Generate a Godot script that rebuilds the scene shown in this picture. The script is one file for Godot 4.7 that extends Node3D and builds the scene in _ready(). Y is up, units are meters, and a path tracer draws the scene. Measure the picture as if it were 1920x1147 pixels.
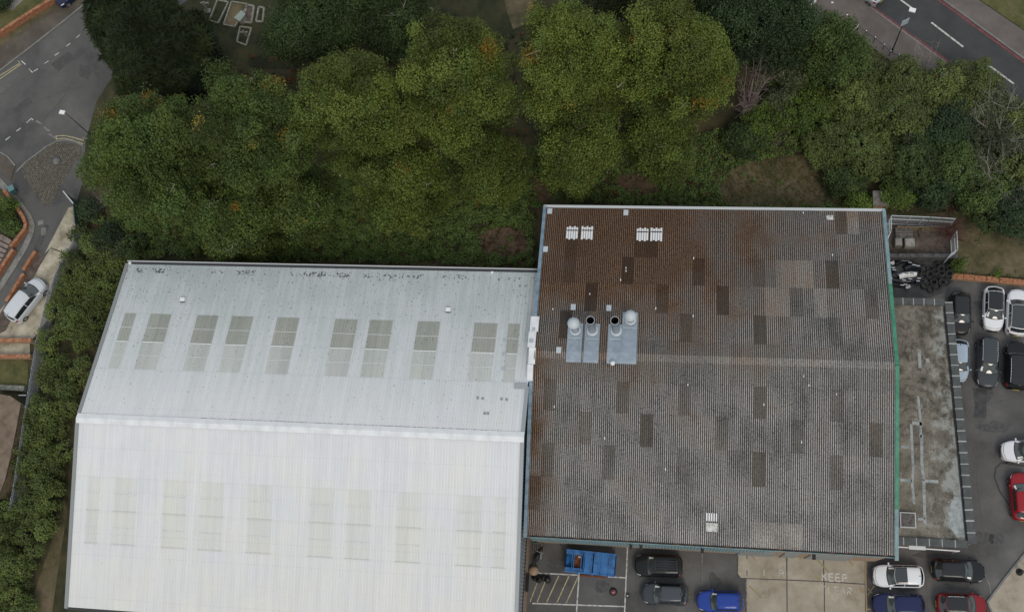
extends Node3D

var rng := RandomNumberGenerator.new()
var M := {}
var taken := {}
var leaf_mesh := {}

# ------------------------------------------------------------------ naming
func numbered(n: String, parent: Node) -> String:
	var key := str(parent.get_instance_id()) + n
	var k: int = taken.get(key, 0)
	taken[key] = k + 1
	return n if k == 0 else "%s_%03d" % [n, k]

func thing(n: String, label: String, cat: String, at := Vector3.ZERO, turn := 0.0, group := "") -> Node3D:
	var o := Node3D.new()
	o.name = numbered(n, self)
	add_child(o)
	o.position = at
	o.rotation.y = turn
	tag(o, label, cat, group)
	return o

func tag(o: Node, label: String, cat: String, group := "") -> void:
	o.set_meta("label", label)
	o.set_meta("category", cat)
	if group != "":
		o.set_meta("group", group)

func obj(n: String, st: SurfaceTool, m: Material, parent: Node = self) -> MeshInstance3D:
	st.generate_normals()
	var o := MeshInstance3D.new()
	o.mesh = st.commit()
	o.material_override = m
	o.name = numbered(n, parent)
	parent.add_child(o)
	return o

func struct(n: String, st: SurfaceTool, m: Material) -> MeshInstance3D:
	var o := obj(n, st, m)
	o.set_meta("kind", "structure")
	return o

func copy_of(src: Node3D, label: String, at: Vector3, turn := 0.0, group := "") -> Node3D:
	var o: Node3D = src.duplicate()
	var base := String(src.name).rstrip("0123456789").trim_suffix("_")
	o.name = numbered(base, self)
	add_child(o)
	o.position = at
	o.rotation = Vector3(0, turn, 0)
	o.set_meta("label", label)
	if group != "":
		o.set_meta("group", group)
	return o

# ------------------------------------------------------------------ shapes
func mb(smooth := false) -> SurfaceTool:
	var st := SurfaceTool.new()
	st.begin(Mesh.PRIMITIVE_TRIANGLES)
	st.set_smooth_group(0 if smooth else -1)
	return st

func tri(st: SurfaceTool, a: Vector3, b: Vector3, c: Vector3) -> void:
	st.add_vertex(a); st.add_vertex(b); st.add_vertex(c)

func quad(st: SurfaceTool, a: Vector3, b: Vector3, c: Vector3, d: Vector3) -> void:
	tri(st, a, b, c); tri(st, a, c, d)

func box(st: SurfaceTool, c: Vector3, s: Vector3, b := Basis.IDENTITY) -> void:
	var h := s * 0.5
	var p := []
	for k in 8:
		p.append(c + b * Vector3(h.x if k & 1 else -h.x, h.y if k & 2 else -h.y, h.z if k & 4 else -h.z))
	quad(st, p[2], p[6], p[7], p[3]); quad(st, p[0], p[1], p[5], p[4])
	quad(st, p[0], p[2], p[3], p[1]); quad(st, p[5], p[7], p[6], p[4])
	quad(st, p[4], p[6], p[2], p[0]); quad(st, p[1], p[3], p[7], p[5])

func beam(st: SurfaceTool, a: Vector3, b: Vector3, w: float, h: float) -> void:
	var z := (b - a).normalized()
	var x := Vector3.UP.cross(z)
	x = Vector3.RIGHT if x.length() < 0.01 else x.normalized()
	box(st, (a + b) * 0.5, Vector3(w, h, a.distance_to(b)), Basis(x, z.cross(x), z))

func tube(st: SurfaceTool, a: Vector3, b: Vector3, r0: float, r1: float, n := 8, caps := true) -> void:
	var z := (b - a).normalized()
	var x := z.cross(Vector3(0.31, 0.2, 0.9)).normalized()
	var y := z.cross(x)
	for k in n:
		var t0 := TAU * k / n
		var t1 := TAU * (k + 1) / n
		var d0 := x * cos(t0) + y * sin(t0)
		var d1 := x * cos(t1) + y * sin(t1)
		quad(st, a + d0 * r0, a + d1 * r0, b + d1 * r1, b + d0 * r1)
		if caps:
			tri(st, b, b + d0 * r1, b + d1 * r1)
			tri(st, a, a + d1 * r0, a + d0 * r0)

func lathe(st: SurfaceTool, prof: Array, n := 20, at := Vector3.ZERO, b := Basis.IDENTITY) -> void:
	for k in n:
		var t0 := TAU * k / n
		var t1 := TAU * (k + 1) / n
		for i in prof.size() - 1:
			var p: Vector2 = prof[i]
			var q: Vector2 = prof[i + 1]
			quad(st, at + b * Vector3(cos(t0) * p.x, p.y, sin(t0) * p.x), at + b * Vector3(cos(t0) * q.x, q.y, sin(t0) * q.x),
				at + b * Vector3(cos(t1) * q.x, q.y, sin(t1) * q.x), at + b * Vector3(cos(t1) * p.x, p.y, sin(t1) * p.x))

func sheet(st: SurfaceTool, pts: Array, y: float) -> void:
	var pv := PackedVector2Array(pts)
	var ix := Geometry2D.triangulate_polygon(pv)
	for k in range(0, ix.size(), 3):
		var a := pv[ix[k]]
		var b := pv[ix[k + 1]]
		var c := pv[ix[k + 2]]
		if (b - a).cross(c - a) < 0.0:
			var s := b; b = c; c = s
		tri(st, Vector3(a.x, y, a.y), Vector3(b.x, y, b.y), Vector3(c.x, y, c.y))

func prism(st: SurfaceTool, pts: Array, y0: float, y1: float) -> void:
	sheet(st, pts, y1)
	var area := 0.0
	for k in pts.size():
		area += pts[k].cross(pts[(k + 1) % pts.size()])
	for k in pts.size():
		var a: Vector2 = pts[k]
		var b: Vector2 = pts[(k + 1) % pts.size()]
		if area < 0.0:
			var s := a; a = b; b = s
		quad(st, Vector3(a.x, y0, a.y), Vector3(a.x, y1, a.y), Vector3(b.x, y1, b.y), Vector3(b.x, y0, b.y))

func ribbon(st: SurfaceTool, pts: Array, w: float, y0: float, y1: float) -> void:
	var l := []
	var r := []
	for k in pts.size():
		var a: Vector2 = pts[maxi(k - 1, 0)]
		var b: Vector2 = pts[mini(k + 1, pts.size() - 1)]
		var n := (b - a).normalized().orthogonal() * w * 0.5
		l.append(pts[k] + n)
		r.append(pts[k] - n)
	r.reverse()
	if y1 - y0 < 0.001:
		sheet(st, l + r, y1)
	else:
		prism(st, l + r, y0, y1)

func inside(p: Vector2, poly: Array) -> bool:
	return Geometry2D.is_point_in_polygon(p, PackedVector2Array(poly))

# ------------------------------------------------------------------ materials
func mat(r: float, g: float, b: float, rough := 0.8, metal := 0.0) -> StandardMaterial3D:
	var m := StandardMaterial3D.new()
	m.albedo_color = Color(r, g, b).linear_to_srgb()
	m.roughness = rough
	m.metallic = metal
	return m

func paint(r: float, g: float, b: float) -> StandardMaterial3D:
	var m := mat(r, g, b, 0.38)
	m.metallic_specular = 0.3
	m.clearcoat_enabled = true
	m.clearcoat = 0.35
	m.clearcoat_roughness = 0.06
	return m

func noisy(seed_: int, metres: float, cols: Array, coarse: float, octaves := 7, rough := 0.9, side := 1024, gain := 0.6) -> StandardMaterial3D:
	var n := FastNoiseLite.new()
	n.seed = seed_
	n.noise_type = FastNoiseLite.TYPE_SIMPLEX_SMOOTH
	n.frequency = metres / coarse / side
	n.fractal_octaves = octaves
	n.fractal_gain = gain
	var g := Gradient.new()
	g.offsets = PackedFloat32Array()
	var offs := PackedFloat32Array()
	var cc := PackedColorArray()
	for k in cols.size():
		offs.append(0.18 + 0.64 * k / maxf(1.0, cols.size() - 1.0))
		cc.append(Color(cols[k][0], cols[k][1], cols[k][2]).linear_to_srgb())
	g.offsets = offs
	g.colors = cc
	var t := NoiseTexture2D.new()
	t.width = side
	t.height = side
	t.seamless = true
	t.seamless_blend_skirt = 0.12
	t.noise = n
	t.color_ramp = g
	var m := StandardMaterial3D.new()
	m.albedo_texture = t
	m.roughness = rough
	m.uv1_triplanar = true
	m.uv1_world_triplanar = true
	m.uv1_scale = Vector3.ONE / metres
	return m

func glass_dark() -> StandardMaterial3D:
	var m := mat(0.018, 0.022, 0.023, 0.06)
	m.metallic_specular = 0.75
	return m

func make_materials() -> void:
	M.ground = noisy(3, 26.0, [[0.022, 0.022, 0.010], [0.040, 0.040, 0.016], [0.062, 0.052, 0.024], [0.085, 0.065, 0.036]], 7.0, 9, 0.95, 2048, 0.72)
	M.bank = noisy(4, 18.0, [[0.042, 0.042, 0.017], [0.085, 0.074, 0.036], [0.118, 0.096, 0.052], [0.16, 0.125, 0.078]], 4.0, 8, 0.95, 1024, 0.75)
	M.leaf_litter = noisy(5, 12.0, [[0.042, 0.032, 0.017], [0.09, 0.058, 0.036], [0.13, 0.086, 0.054], [0.16, 0.115, 0.075]], 2.0, 8, 0.95, 1024, 0.8)
	M.verge = noisy(6, 16.0, [[0.045, 0.055, 0.015], [0.085, 0.085, 0.028], [0.13, 0.115, 0.05]], 2.5, 8, 0.95, 1024, 0.75)
	M.asphalt_old = noisy(7, 30.0, [[0.062, 0.062, 0.060], [0.088, 0.087, 0.084], [0.100, 0.098, 0.094], [0.125, 0.121, 0.115]], 9.0, 9, 0.9, 2048, 0.62)
	M.asphalt = noisy(8, 26.0, [[0.068, 0.066, 0.064], [0.092, 0.090, 0.088], [0.104, 0.102, 0.099], [0.135, 0.13, 0.125]], 6.0, 9, 0.85, 2048, 0.62)
	M.asphalt_new = noisy(9, 14.0, [[0.038, 0.039, 0.040], [0.046, 0.047, 0.048], [0.056, 0.057, 0.058]], 4.0, 8, 0.85, 1024, 0.7)
	M.footway = noisy(10, 16.0, [[0.10, 0.085, 0.076], [0.128, 0.11, 0.10], [0.155, 0.135, 0.125]], 5.0, 8, 0.9, 1024, 0.65)
	M.footway_dark = noisy(11, 14.0, [[0.065, 0.052, 0.040], [0.085, 0.072, 0.056], [0.11, 0.094, 0.073]], 4.0, 8, 0.9, 1024, 0.65)
	M.concrete_tan = noisy(12, 12.0, [[0.26, 0.220, 0.166], [0.328, 0.285, 0.222], [0.36, 0.316, 0.25], [0.415, 0.373, 0.30]], 3.5, 8, 0.9, 1024, 0.7)
	M.concrete_pale = noisy(13, 10.0, [[0.21, 0.185, 0.13], [0.33, 0.295, 0.22], [0.42, 0.375, 0.29], [0.5, 0.46, 0.37]], 2.6, 8, 0.9, 1024, 0.66)
	M.concrete_grey = noisy(14, 8.0, [[0.12, 0.115, 0.10], [0.19, 0.185, 0.17], [0.25, 0.245, 0.23]], 1.6, 7, 0.9, 512, 0.7)
	M.brick = noisy(15, 3.0, [[0.15, 0.06, 0.03], [0.27, 0.11, 0.055], [0.36, 0.16, 0.085], [0.30, 0.2, 0.12]], 0.3, 5, 0.9, 512, 0.7)
	M.brick_tan = noisy(16, 3.0, [[0.22, 0.15, 0.10], [0.32, 0.225, 0.155], [0.4, 0.3, 0.22]], 0.3, 5, 0.9, 512, 0.7)
	M.clad_grey = mat(0.30, 0.325, 0.34, 0.55)
	M.trim_grey = mat(0.235, 0.25, 0.25, 0.55)
	M.trim_pale = mat(0.47, 0.49, 0.50, 0.5)
	M.gutter_dark = mat(0.035, 0.037, 0.04, 0.6)
	M.gutter_rust = noisy(17, 4.0, [[0.012, 0.011, 0.011], [0.025, 0.02, 0.018], [0.09, 0.04, 0.02]], 0.8, 5, 0.9, 256)
	M.turquoise = noisy(18, 8.0, [[0.12, 0.20, 0.215], [0.17, 0.265, 0.28], [0.23, 0.33, 0.345]], 1.5, 6, 0.6, 512)
	M.blue_trim = noisy(19, 6.0, [[0.11, 0.175, 0.24], [0.17, 0.255, 0.33], [0.26, 0.33, 0.385]], 1.2, 6, 0.6, 512)
	M.green_trim = noisy(20, 6.0, [[0.035, 0.18, 0.105], [0.05, 0.235, 0.145], [0.08, 0.28, 0.19]], 1.2, 6, 0.6, 512)
	M.white = mat(0.72, 0.73, 0.74, 0.5)
	M.white_roof_trim = noisy(21, 6.0, [[0.62, 0.64, 0.65], [0.70, 0.72, 0.73], [0.76, 0.77, 0.78]], 1.0, 6, 0.5, 512)
	M.line_white = noisy(22, 3.0, [[0.16, 0.15, 0.14], [0.42, 0.41, 0.39], [0.55, 0.54, 0.51], [0.6, 0.58, 0.55]], 0.5, 6, 0.8, 512, 0.75)
	M.line_faded = noisy(23, 3.0, [[0.09, 0.088, 0.085], [0.15, 0.145, 0.14], [0.30, 0.29, 0.28]], 0.4, 6, 0.8, 512, 0.75)
	M.line_yellow = noisy(24, 3.0, [[0.24, 0.21, 0.13], [0.42, 0.365, 0.20], [0.50, 0.44, 0.26]], 0.5, 6, 0.8, 512, 0.75)
	M.line_yellow_worn = noisy(25, 2.5, [[0.24, 0.20, 0.15], [0.27, 0.22, 0.14], [0.40, 0.27, 0.07]], 0.4, 6, 0.85, 512, 0.8)
	M.line_red = noisy(26, 3.0, [[0.10, 0.045, 0.045], [0.20, 0.055, 0.06], [0.24, 0.08, 0.085]], 0.5, 6, 0.8, 512, 0.75)
	M.letter_worn = noisy(27, 1.6, [[0.34, 0.31, 0.26], [0.46, 0.44, 0.39], [0.62, 0.60, 0.56], [0.68, 0.66, 0.62]], 0.25, 6, 0.85, 512, 0.8)
	M.stone = noisy(28, 4.0, [[0.13, 0.135, 0.11], [0.22, 0.22, 0.19], [0.3, 0.3, 0.26]], 0.5, 6, 0.9, 512, 0.7)
	M.kerb = noisy(29, 5.0, [[0.14, 0.14, 0.135], [0.185, 0.185, 0.178], [0.235, 0.23, 0.22]], 1.0, 6, 0.9, 512, 0.7)
	M.felt_dark = noisy(30, 4.0, [[0.060, 0.066, 0.066], [0.078, 0.086, 0.086], [0.10, 0.108, 0.106]], 1.0, 6, 0.85, 512, 0.7)
	M.mortar = mat(0.36, 0.37, 0.36, 0.9)
	M.felt_patch = noisy(31, 4.0, [[0.20, 0.22, 0.22], [0.30, 0.33, 0.33], [0.38, 0.40, 0.40]], 0.7, 6, 0.8, 512, 0.7)
	M.bark = noisy(32, 2.0, [[0.05, 0.04, 0.03], [0.10, 0.085, 0.065], [0.16, 0.14, 0.11]], 0.3, 5, 0.95, 256)
	M.bark_pale = mat(0.34, 0.31, 0.27, 0.95)
	M.twig_pink = mat(0.22, 0.17, 0.16, 0.95)
	M.twig_red = mat(0.115, 0.055, 0.045, 0.95)
	M.galv = mat(0.36, 0.40, 0.44, 0.5)
	M.galv_pale = mat(0.50, 0.55, 0.58, 0.42)
	M.steel_blue = noisy(33, 3.0, [[0.235, 0.285, 0.335], [0.275, 0.33, 0.385], [0.33, 0.385, 0.435]], 0.8, 6, 0.42, 512)
	M.black = mat(0.012, 0.012, 0.013, 0.55)
	M.rubber = mat(0.016, 0.016, 0.017, 0.8)
	M.rim = mat(0.30, 0.31, 0.32, 0.35, 0.6)
	M.glass = glass_dark()
	M.lamp_white = mat(0.75, 0.76, 0.77, 0.3)
	M.tail_red = mat(0.30, 0.012, 0.012, 0.25)
	M.chrome = mat(0.65, 0.66, 0.68, 0.22, 0.7)
	M.paper = mat(0.80, 0.80, 0.76, 0.9)
	M.skip_blue = noisy(34, 5.0, [[0.02, 0.085, 0.22], [0.025, 0.13, 0.35], [0.032, 0.16, 0.42], [0.05, 0.18, 0.42]], 1.0, 6, 0.5, 512)
	M.rust = noisy(35, 2.0, [[0.09, 0.028, 0.010], [0.17, 0.055, 0.018], [0.24, 0.09, 0.035]], 0.4, 6, 0.95, 256)
	M.bin_teal = mat(0.05, 0.12, 0.125, 0.5)
	M.wood = noisy(36, 2.0, [[0.12, 0.095, 0.06], [0.2, 0.16, 0.10], [0.27, 0.21, 0.14]], 0.4, 6, 0.9, 256)
	M.wood_grey = noisy(37, 2.0, [[0.07, 0.062, 0.058], [0.11, 0.10, 0.094], [0.16, 0.145, 0.135]], 0.4, 6, 0.9, 256)
	M.earth = noisy(38, 8.0, [[0.055, 0.042, 0.034], [0.095, 0.074, 0.060], [0.14, 0.11, 0.09]], 0.9, 7, 0.95, 512, 0.78)
	M.bitumen = mat(0.03, 0.031, 0.032, 0.85)
	M.damp = noisy(39, 4.0, [[0.028, 0.028, 0.028], [0.04, 0.04, 0.04], [0.06, 0.058, 0.056]], 0.8, 6, 0.5, 256)
	M.pink_tile = noisy(40, 5.0, [[0.16, 0.125, 0.105], [0.22, 0.175, 0.155], [0.27, 0.22, 0.195]], 0.8, 6, 0.9, 256)
	var leaf := StandardMaterial3D.new()
	leaf.vertex_color_use_as_albedo = true
	leaf.roughness = 0.55
	leaf.metallic_specular = 0.35
	leaf.backlight_enabled = true
	leaf.backlight = Color(0.14, 0.16, 0.06)
	leaf.cull_mode = BaseMaterial3D.CULL_DISABLED
	M.leaf = leaf

# ------------------------------------------------------------------ foliage
func leaf_clump(key: String, leaves: int, radius: float, ll: float, lw: float, spread: float) -> ArrayMesh:
	if leaf_mesh.has(key):
		return leaf_mesh[key]
	var st := mb()
	for k in leaves:
		var d := Vector3(rng.randfn(), rng.randfn() * 0.8, rng.randfn()).normalized() * radius * pow(rng.randf(), 0.45)
		var nrm := (Vector3.UP * 1.15 + Vector3(rng.randfn(), rng.randfn() * 0.5, rng.randfn()) * spread + d.normalized() * 0.5).normalized()
		var ax := nrm.cross(Vector3(rng.randfn(), rng.randfn(), rng.randfn())).normalized()
		var sd := nrm.cross(ax)
		var s := rng.randf_range(0.7, 1.25)
		var shade := rng.randf_range(0.62, 1.0)
		st.set_color(Color(shade, shade * rng.randf_range(0.93, 1.0), shade * rng.randf_range(0.8, 1.0)))
		var a := d - ax * ll * 0.5 * s
		var c := d + ax * ll * 0.5 * s - nrm * ll * 0.12
		var b := d + sd * lw * 0.5 * s - nrm * lw * 0.15
		var e := d - sd * lw * 0.5 * s - nrm * lw * 0.15
		tri(st, a, b, c)
		tri(st, a, c, e)
	st.generate_normals()
	leaf_mesh[key] = st.commit()
	return leaf_mesh[key]

func needle_clump(key: String, sprays: int, radius: float) -> ArrayMesh:
	if leaf_mesh.has(key):
		return leaf_mesh[key]
	var st := mb()
	for k in sprays:
		var dir := Vector3(rng.randfn(), rng.randf_range(-0.1, 0.7), rng.randfn()).normalized()
		var sd := dir.cross(Vector3.UP).normalized()
		var shade := rng.randf_range(0.55, 1.0)
		st.set_color(Color(shade, shade, shade))
		var o := Vector3(rng.randfn(), rng.randfn() * 0.5, rng.randfn()) * radius * 0.25
		for j in 3:
			var w := sd.rotated(dir, j * 1.05) * 0.055
			tri(st, o - w, o + w, o + dir * radius * rng.randf_range(0.7, 1.2))
	st.generate_normals()
	leaf_mesh[key] = st.commit()
	return leaf_mesh[key]

func scatter(n: String, parent: Node, mesh: Mesh, xf: Array, cols: Array) -> MultiMeshInstance3D:
	var mm := MultiMesh.new()
	mm.transform_format = MultiMesh.TRANSFORM_3D
	mm.use_colors = true
	mm.mesh = mesh
	mm.instance_count = xf.size()
	for k in xf.size():
		mm.set_instance_transform(k, xf[k])
		mm.set_instance_color(k, cols[k])
	var o := MultiMeshInstance3D.new()
	o.multimesh = mm
	o.material_override = M.leaf
	o.name = numbered(n, parent)
	parent.add_child(o)
	return o

func tint(pal: Array) -> Color:
	var a: Array = pal[rng.randi() % (pal.size() - 1)]
	var b: Array = pal[pal.size() - 1] if rng.randf() < 0.25 else pal[0]
	var t := rng.randf() * 0.6
	return Color(lerpf(a[0], b[0], t), lerpf(a[1], b[1], t), lerpf(a[2], b[2], t))

# clumps of leaves spread over a set of boughs: each bough is [centre, radius]
func crown_of(parent: Node, boughs: Array, per_m2: float, mesh: Mesh, pal: Array, accents: Array, size := 1.0, low := -0.45) -> void:
	var xf := []
	var cols := []
	for bo in boughs:
		var c: Vector3 = bo[0]
		var r: float = bo[1]
		var base := tint(pal)
		var bright := rng.randf_range(0.52, 1.36)
		var n := int(per_m2 * 4.0 * PI * r * r * 0.72)
		for k in n:
			var y := rng.randf_range(low, 1.0)
			var t := rng.randf() * TAU
			var q := sqrt(maxf(0.0, 1.0 - y * y))
			var d := Vector3(cos(t) * q, y, sin(t) * q)
			var pick := rng.randf()
			var rr := r * (rng.randf_range(0.84, 1.06) if pick < 0.78 else (rng.randf_range(0.45, 0.9) if pick < 0.90 else rng.randf_range(1.03, 1.4)))
			var p := c + d * rr
			var hidden := false
			for other in boughs:
				if other[0] != c and p.distance_squared_to(other[0]) < other[1] * other[1] * 0.42:
					hidden = true
					break
			if hidden:
				continue
			var up := (Vector3.UP + d * 0.75 + Vector3(rng.randfn(), rng.randfn(), rng.randfn()) * 0.28).normalized()
			var x := up.cross(Vector3(rng.randfn(), rng.randfn(), rng.randfn())).normalized()
			var s := size * rng.randf_range(0.75, 1.3)
			xf.append(Transform3D(Basis(x * s, up * s, x.cross(up) * s), p))
			var col := base.lerp(tint(pal), 0.45) * bright * rng.randf_range(0.88, 1.1)
			for ac in accents:
				var dist: float = p.distance_to(ac[0])
				if dist < ac[1] * 2.0 and rng.randf() < 0.95 * exp(-1.5 * dist * dist / (ac[1] * ac[1])):
					col = Color(ac[2][0], ac[2][1], ac[2][2]) * rng.randf_range(0.7, 1.15)
			col.a = 1.0
			cols.append(col)
	scatter("crown", parent, mesh, xf, cols).set_meta("kind", "stuff")

func boughs_in(h0: float, h1: float, rad: float, count: int, rb: float, pointy := 0.0) -> Array:
	var out := []
	var cy := (h0 + h1) * 0.5
	var ry := (h1 - h0) * 0.5
	var no := FastNoiseLite.new()
	no.seed = rng.randi()
	no.frequency = 0.9
	for k in count:
		var y := 1.0 - 1.8 * (k + 0.5) / count
		var t := rng.randf() * TAU
		var q := sqrt(maxf(0.0, 1.0 - y * y)) * (1.0 - pointy * (y + 1.0) * 0.4)
		var d := Vector3(cos(t) * q, y, sin(t) * q)
		var gap := no.get_noise_3d(d.x * 1.7 + 9.0, d.y * 1.7, d.z * 1.7)
		if gap < -0.30:
			continue
		var f := (0.95 + 0.50 * no.get_noise_3d(d.x, d.y, d.z)) * rng.randf_range(0.66, 1.06)
		var r := rb * (rng.randf_range(0.45, 1.0) if rng.randf() < 0.65 else rng.randf_range(0.9, 1.45))
		out.append([Vector3(d.x * (rad - r * 0.5) * f, cy + y * (ry - r * 0.6) * clampf(f, 0.6, 1.04), d.z * (rad - r * 0.5) * f), r])
	for k in int(count * 0.12):
		out.append([Vector3(rng.randfn() * rad * 0.22, cy + rng.randfn() * ry * 0.3, rng.randfn() * rad * 0.22), rb * 1.5])
	return out

func stem(parent: Node, h: float, r: float, boughs: Array, limbs: int, m: Material) -> void:
	var st := mb(true)
	tube(st, Vector3(0, -0.1, 0), Vector3(0.1, h * 0.35, 0.05), r * 1.25, r * 0.8, 9)
	tube(st, Vector3(0.1, h * 0.35, 0.05), Vector3(0, h * 0.85, 0.1), r * 0.8, r * 0.15, 8)
	obj("trunk", st, m, parent)
	for k in limbs:
		var b: Vector3 = boughs[(k * 3 + 1) % boughs.size()][0]
		var s := mb(true)
		var a := Vector3(0.05, clampf(b.y - 2.0, h * 0.15, h * 0.7), 0.05)
		var mid := a.lerp(b, 0.55) + Vector3(0, 0.25, 0)
		tube(s, a, mid, r * 0.42, r * 0.22, 6)
		tube(s, mid, b, r * 0.22, r * 0.06, 5)
		obj("limb", s, m, parent)

const LIME := [[0.113, 0.158, 0.027], [0.1, 0.148, 0.031], [0.141, 0.176, 0.034], [0.083, 0.133, 0.036], [0.154, 0.181, 0.043]]
const LIME_DEEP := [[0.089, 0.138, 0.03], [0.08, 0.129, 0.032], [0.111, 0.154, 0.036], [0.064, 0.116, 0.038], [0.12, 0.158, 0.045]]
const OLIVE := [[0.112, 0.152, 0.042], [0.095, 0.137, 0.046], [0.139, 0.171, 0.05], [0.085, 0.122, 0.042]]
const DARK := [[0.039, 0.068, 0.03], [0.033, 0.059, 0.028], [0.047, 0.08, 0.032], [0.03, 0.051, 0.024]]
const YEW := [[0.041, 0.062, 0.027], [0.053, 0.077, 0.027], [0.033, 0.053, 0.025], [0.07, 0.094, 0.031]]
const MID := [[0.081, 0.128, 0.035], [0.071, 0.116, 0.035], [0.099, 0.149, 0.038], [0.062, 0.101, 0.032]]
const FRESH := [[0.098, 0.156, 0.027], [0.085, 0.14, 0.03], [0.121, 0.188, 0.037], [0.069, 0.125, 0.025]]
const GREYGREEN := [[0.107, 0.137, 0.074], [0.093, 0.12, 0.064], [0.133, 0.16, 0.089], [0.083, 0.103, 0.054]]
const IVY := [[0.055, 0.093, 0.029], [0.07, 0.109, 0.032], [0.046, 0.08, 0.029], [0.091, 0.128, 0.035]]
const MIDDARK := [[0.056, 0.095, 0.034], [0.048, 0.085, 0.034], [0.069, 0.108, 0.037], [0.043, 0.072, 0.027]]
const DARKGROUND := [[0.039, 0.047, 0.018], [0.049, 0.052, 0.021], [0.031, 0.039, 0.016], [0.065, 0.057, 0.026]]
const BRAMBLE := [[0.121, 0.195, 0.055], [0.103, 0.169, 0.052], [0.152, 0.235, 0.06], [0.086, 0.14, 0.049]]
const DARKYEW := [[0.020, 0.036, 0.022], [0.026, 0.043, 0.023], [0.017, 0.03, 0.02], [0.03, 0.05, 0.026]]
const DRY := [[0.164, 0.132, 0.062], [0.133, 0.115, 0.049], [0.203, 0.159, 0.083], [0.109, 0.108, 0.041]]
const LITTER := [[0.085, 0.062, 0.036], [0.07, 0.055, 0.03], [0.11, 0.08, 0.048], [0.06, 0.066, 0.026]]
const ORANGE := [0.32, 0.185, 0.028]
const AMBER := [0.30, 0.235, 0.04]
const RUSSET := [0.20, 0.085, 0.030]

func broad_tree(label: String, at: Vector3, h: float, h0: float, rad: float, seed_: int, pal: Array, accents: Array, count := 90, rb := 1.1, group := "", n := "broadleaf_tree") -> Node3D:
	rng.seed = seed_
	var t := thing(n, label, "tree", at, 0.0, group)
	var b := boughs_in(h0, h, rad, count, rb)
	stem(t, h, 0.30, b, 5, M.bark)
	var ac := []
	for k in accents.size():
		var a: Array = accents[k]
		# on the bough nearest to the given direction
		var want := Vector3(a[0], a[1], a[2])
		var best: Vector3 = b[0][0]
		var br: float = b[0][1]
		for bo in b:
			if bo[0].distance_to(want) < best.distance_to(want):
				best = bo[0]
				br = bo[1]
		ac.append([best + (want - best).limit_length(br * 0.9), a[3], a[4]])
	for k in (int(accents.size() * 0.6) if pal == LIME or pal == LIME_DEEP else 0):
		var q: Array = b[0]
		for tries in 6:
			var c: Array = b[rng.randi() % b.size()]
			if c[0].y + c[0].z * 0.5 + c[1] > q[0].y + q[0].z * 0.5 + q[1] or tries == 0:
				q = c
		ac.append([q[0] + (Vector3(q[0].x, (q[0].y - (h + h0) * 0.5) * 0.5 + 3.0, q[0].z)).normalized() * q[1] * 0.9, rng.randf_range(0.3, 0.5), ORANGE if rng.randf() < 0.5 else AMBER])
	for k in 7:
		var q: Array = b[rng.randi() % b.size()]
		var d := Vector3(rng.randfn(), absf(rng.randfn()) + 0.4, rng.randfn()).normalized()
		var s := mb(true)
		var p0: Vector3 = q[0] + d * q[1] * 0.6
		var p1: Vector3 = q[0] + d * q[1] * 1.12 + Vector3(rng.randfn(), 0, rng.randfn()) * 0.35
		tube(s, p0, p1, 0.035, 0.022, 5)
		tube(s, p1, p1 + Vector3(rng.randfn(), 0.1, rng.randfn()) * 0.5, 0.022, 0.008, 4)
		tube(s, p0.lerp(p1, 0.6), p1 + Vector3(rng.randfn(), 0.0, rng.randfn()) * 0.5, 0.018, 0.007, 4)
		obj("dead_branch", s, M.bark_pale, t)
	crown_of(t, b, 3.5, leaf_clump("broad", 38, 0.55, 0.165, 0.11, 0.95), pal, ac)
	return t

func shrub(label: String, at: Vector3, h: float, rad: float, seed_: int, pal: Array, n := "shrub", count := 13, accents := []) -> Node3D:
	rng.seed = seed_
	var t := thing(n, label, "shrub", at)
	var b := boughs_in(0.15, h, rad, count * 2, rad * 0.36)
	var s := mb(true)
	for k in 4:
		var e: Vector3 = b[k * 2][0]
		tube(s, Vector3(rng.randfn() * 0.12, -0.05, rng.randfn() * 0.12), e, 0.07, 0.02, 5)
	obj("stem", s, M.bark, t)
	crown_of(t, b, 4.6, leaf_clump("small", 18, 0.34, 0.19, 0.12, 0.75), pal, accents, 1.0, -0.3)
	return t

func bare_branches(parent: Node, m: Material, n: int, h: float, rad: float, thick: float, lean := Vector3.ZERO) -> void:
	for k in n:
		var s := mb(true)
		var t := rng.randf() * TAU
		var p := Vector3(rng.randfn() * 0.15, 0, rng.randfn() * 0.15)
		var d := (Vector3(cos(t) * rad, h * rng.randf_range(0.75, 1.05), sin(t) * rad * 1.0) + lean) / 4.0
		var r := thick
		for j in 4:
			var q := p + d * rng.randf_range(0.8, 1.2) + Vector3(rng.randfn(), rng.randfn() * 0.5, rng.randfn()) * rad * 0.1
			tube(s, p, q, r, r * 0.66, 5, false)
			for w in 3:
				var o := p.lerp(q, rng.randf())
				var e := o + Vector3(rng.randfn(), rng.randf_range(-0.1, 0.9), rng.randfn()).normalized() * rad * rng.randf_range(0.25, 0.6)
				tube(s, o, e, r * 0.45, r * 0.15, 4, false)
				tube(s, o.lerp(e, 0.5), e + Vector3(rng.randfn(), rng.randfn(), rng.randfn()) * rad * 0.2, r * 0.3, r * 0.1, 4, false)
			p = q
			r *= 0.66
		obj("branch", s, m, parent)

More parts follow.
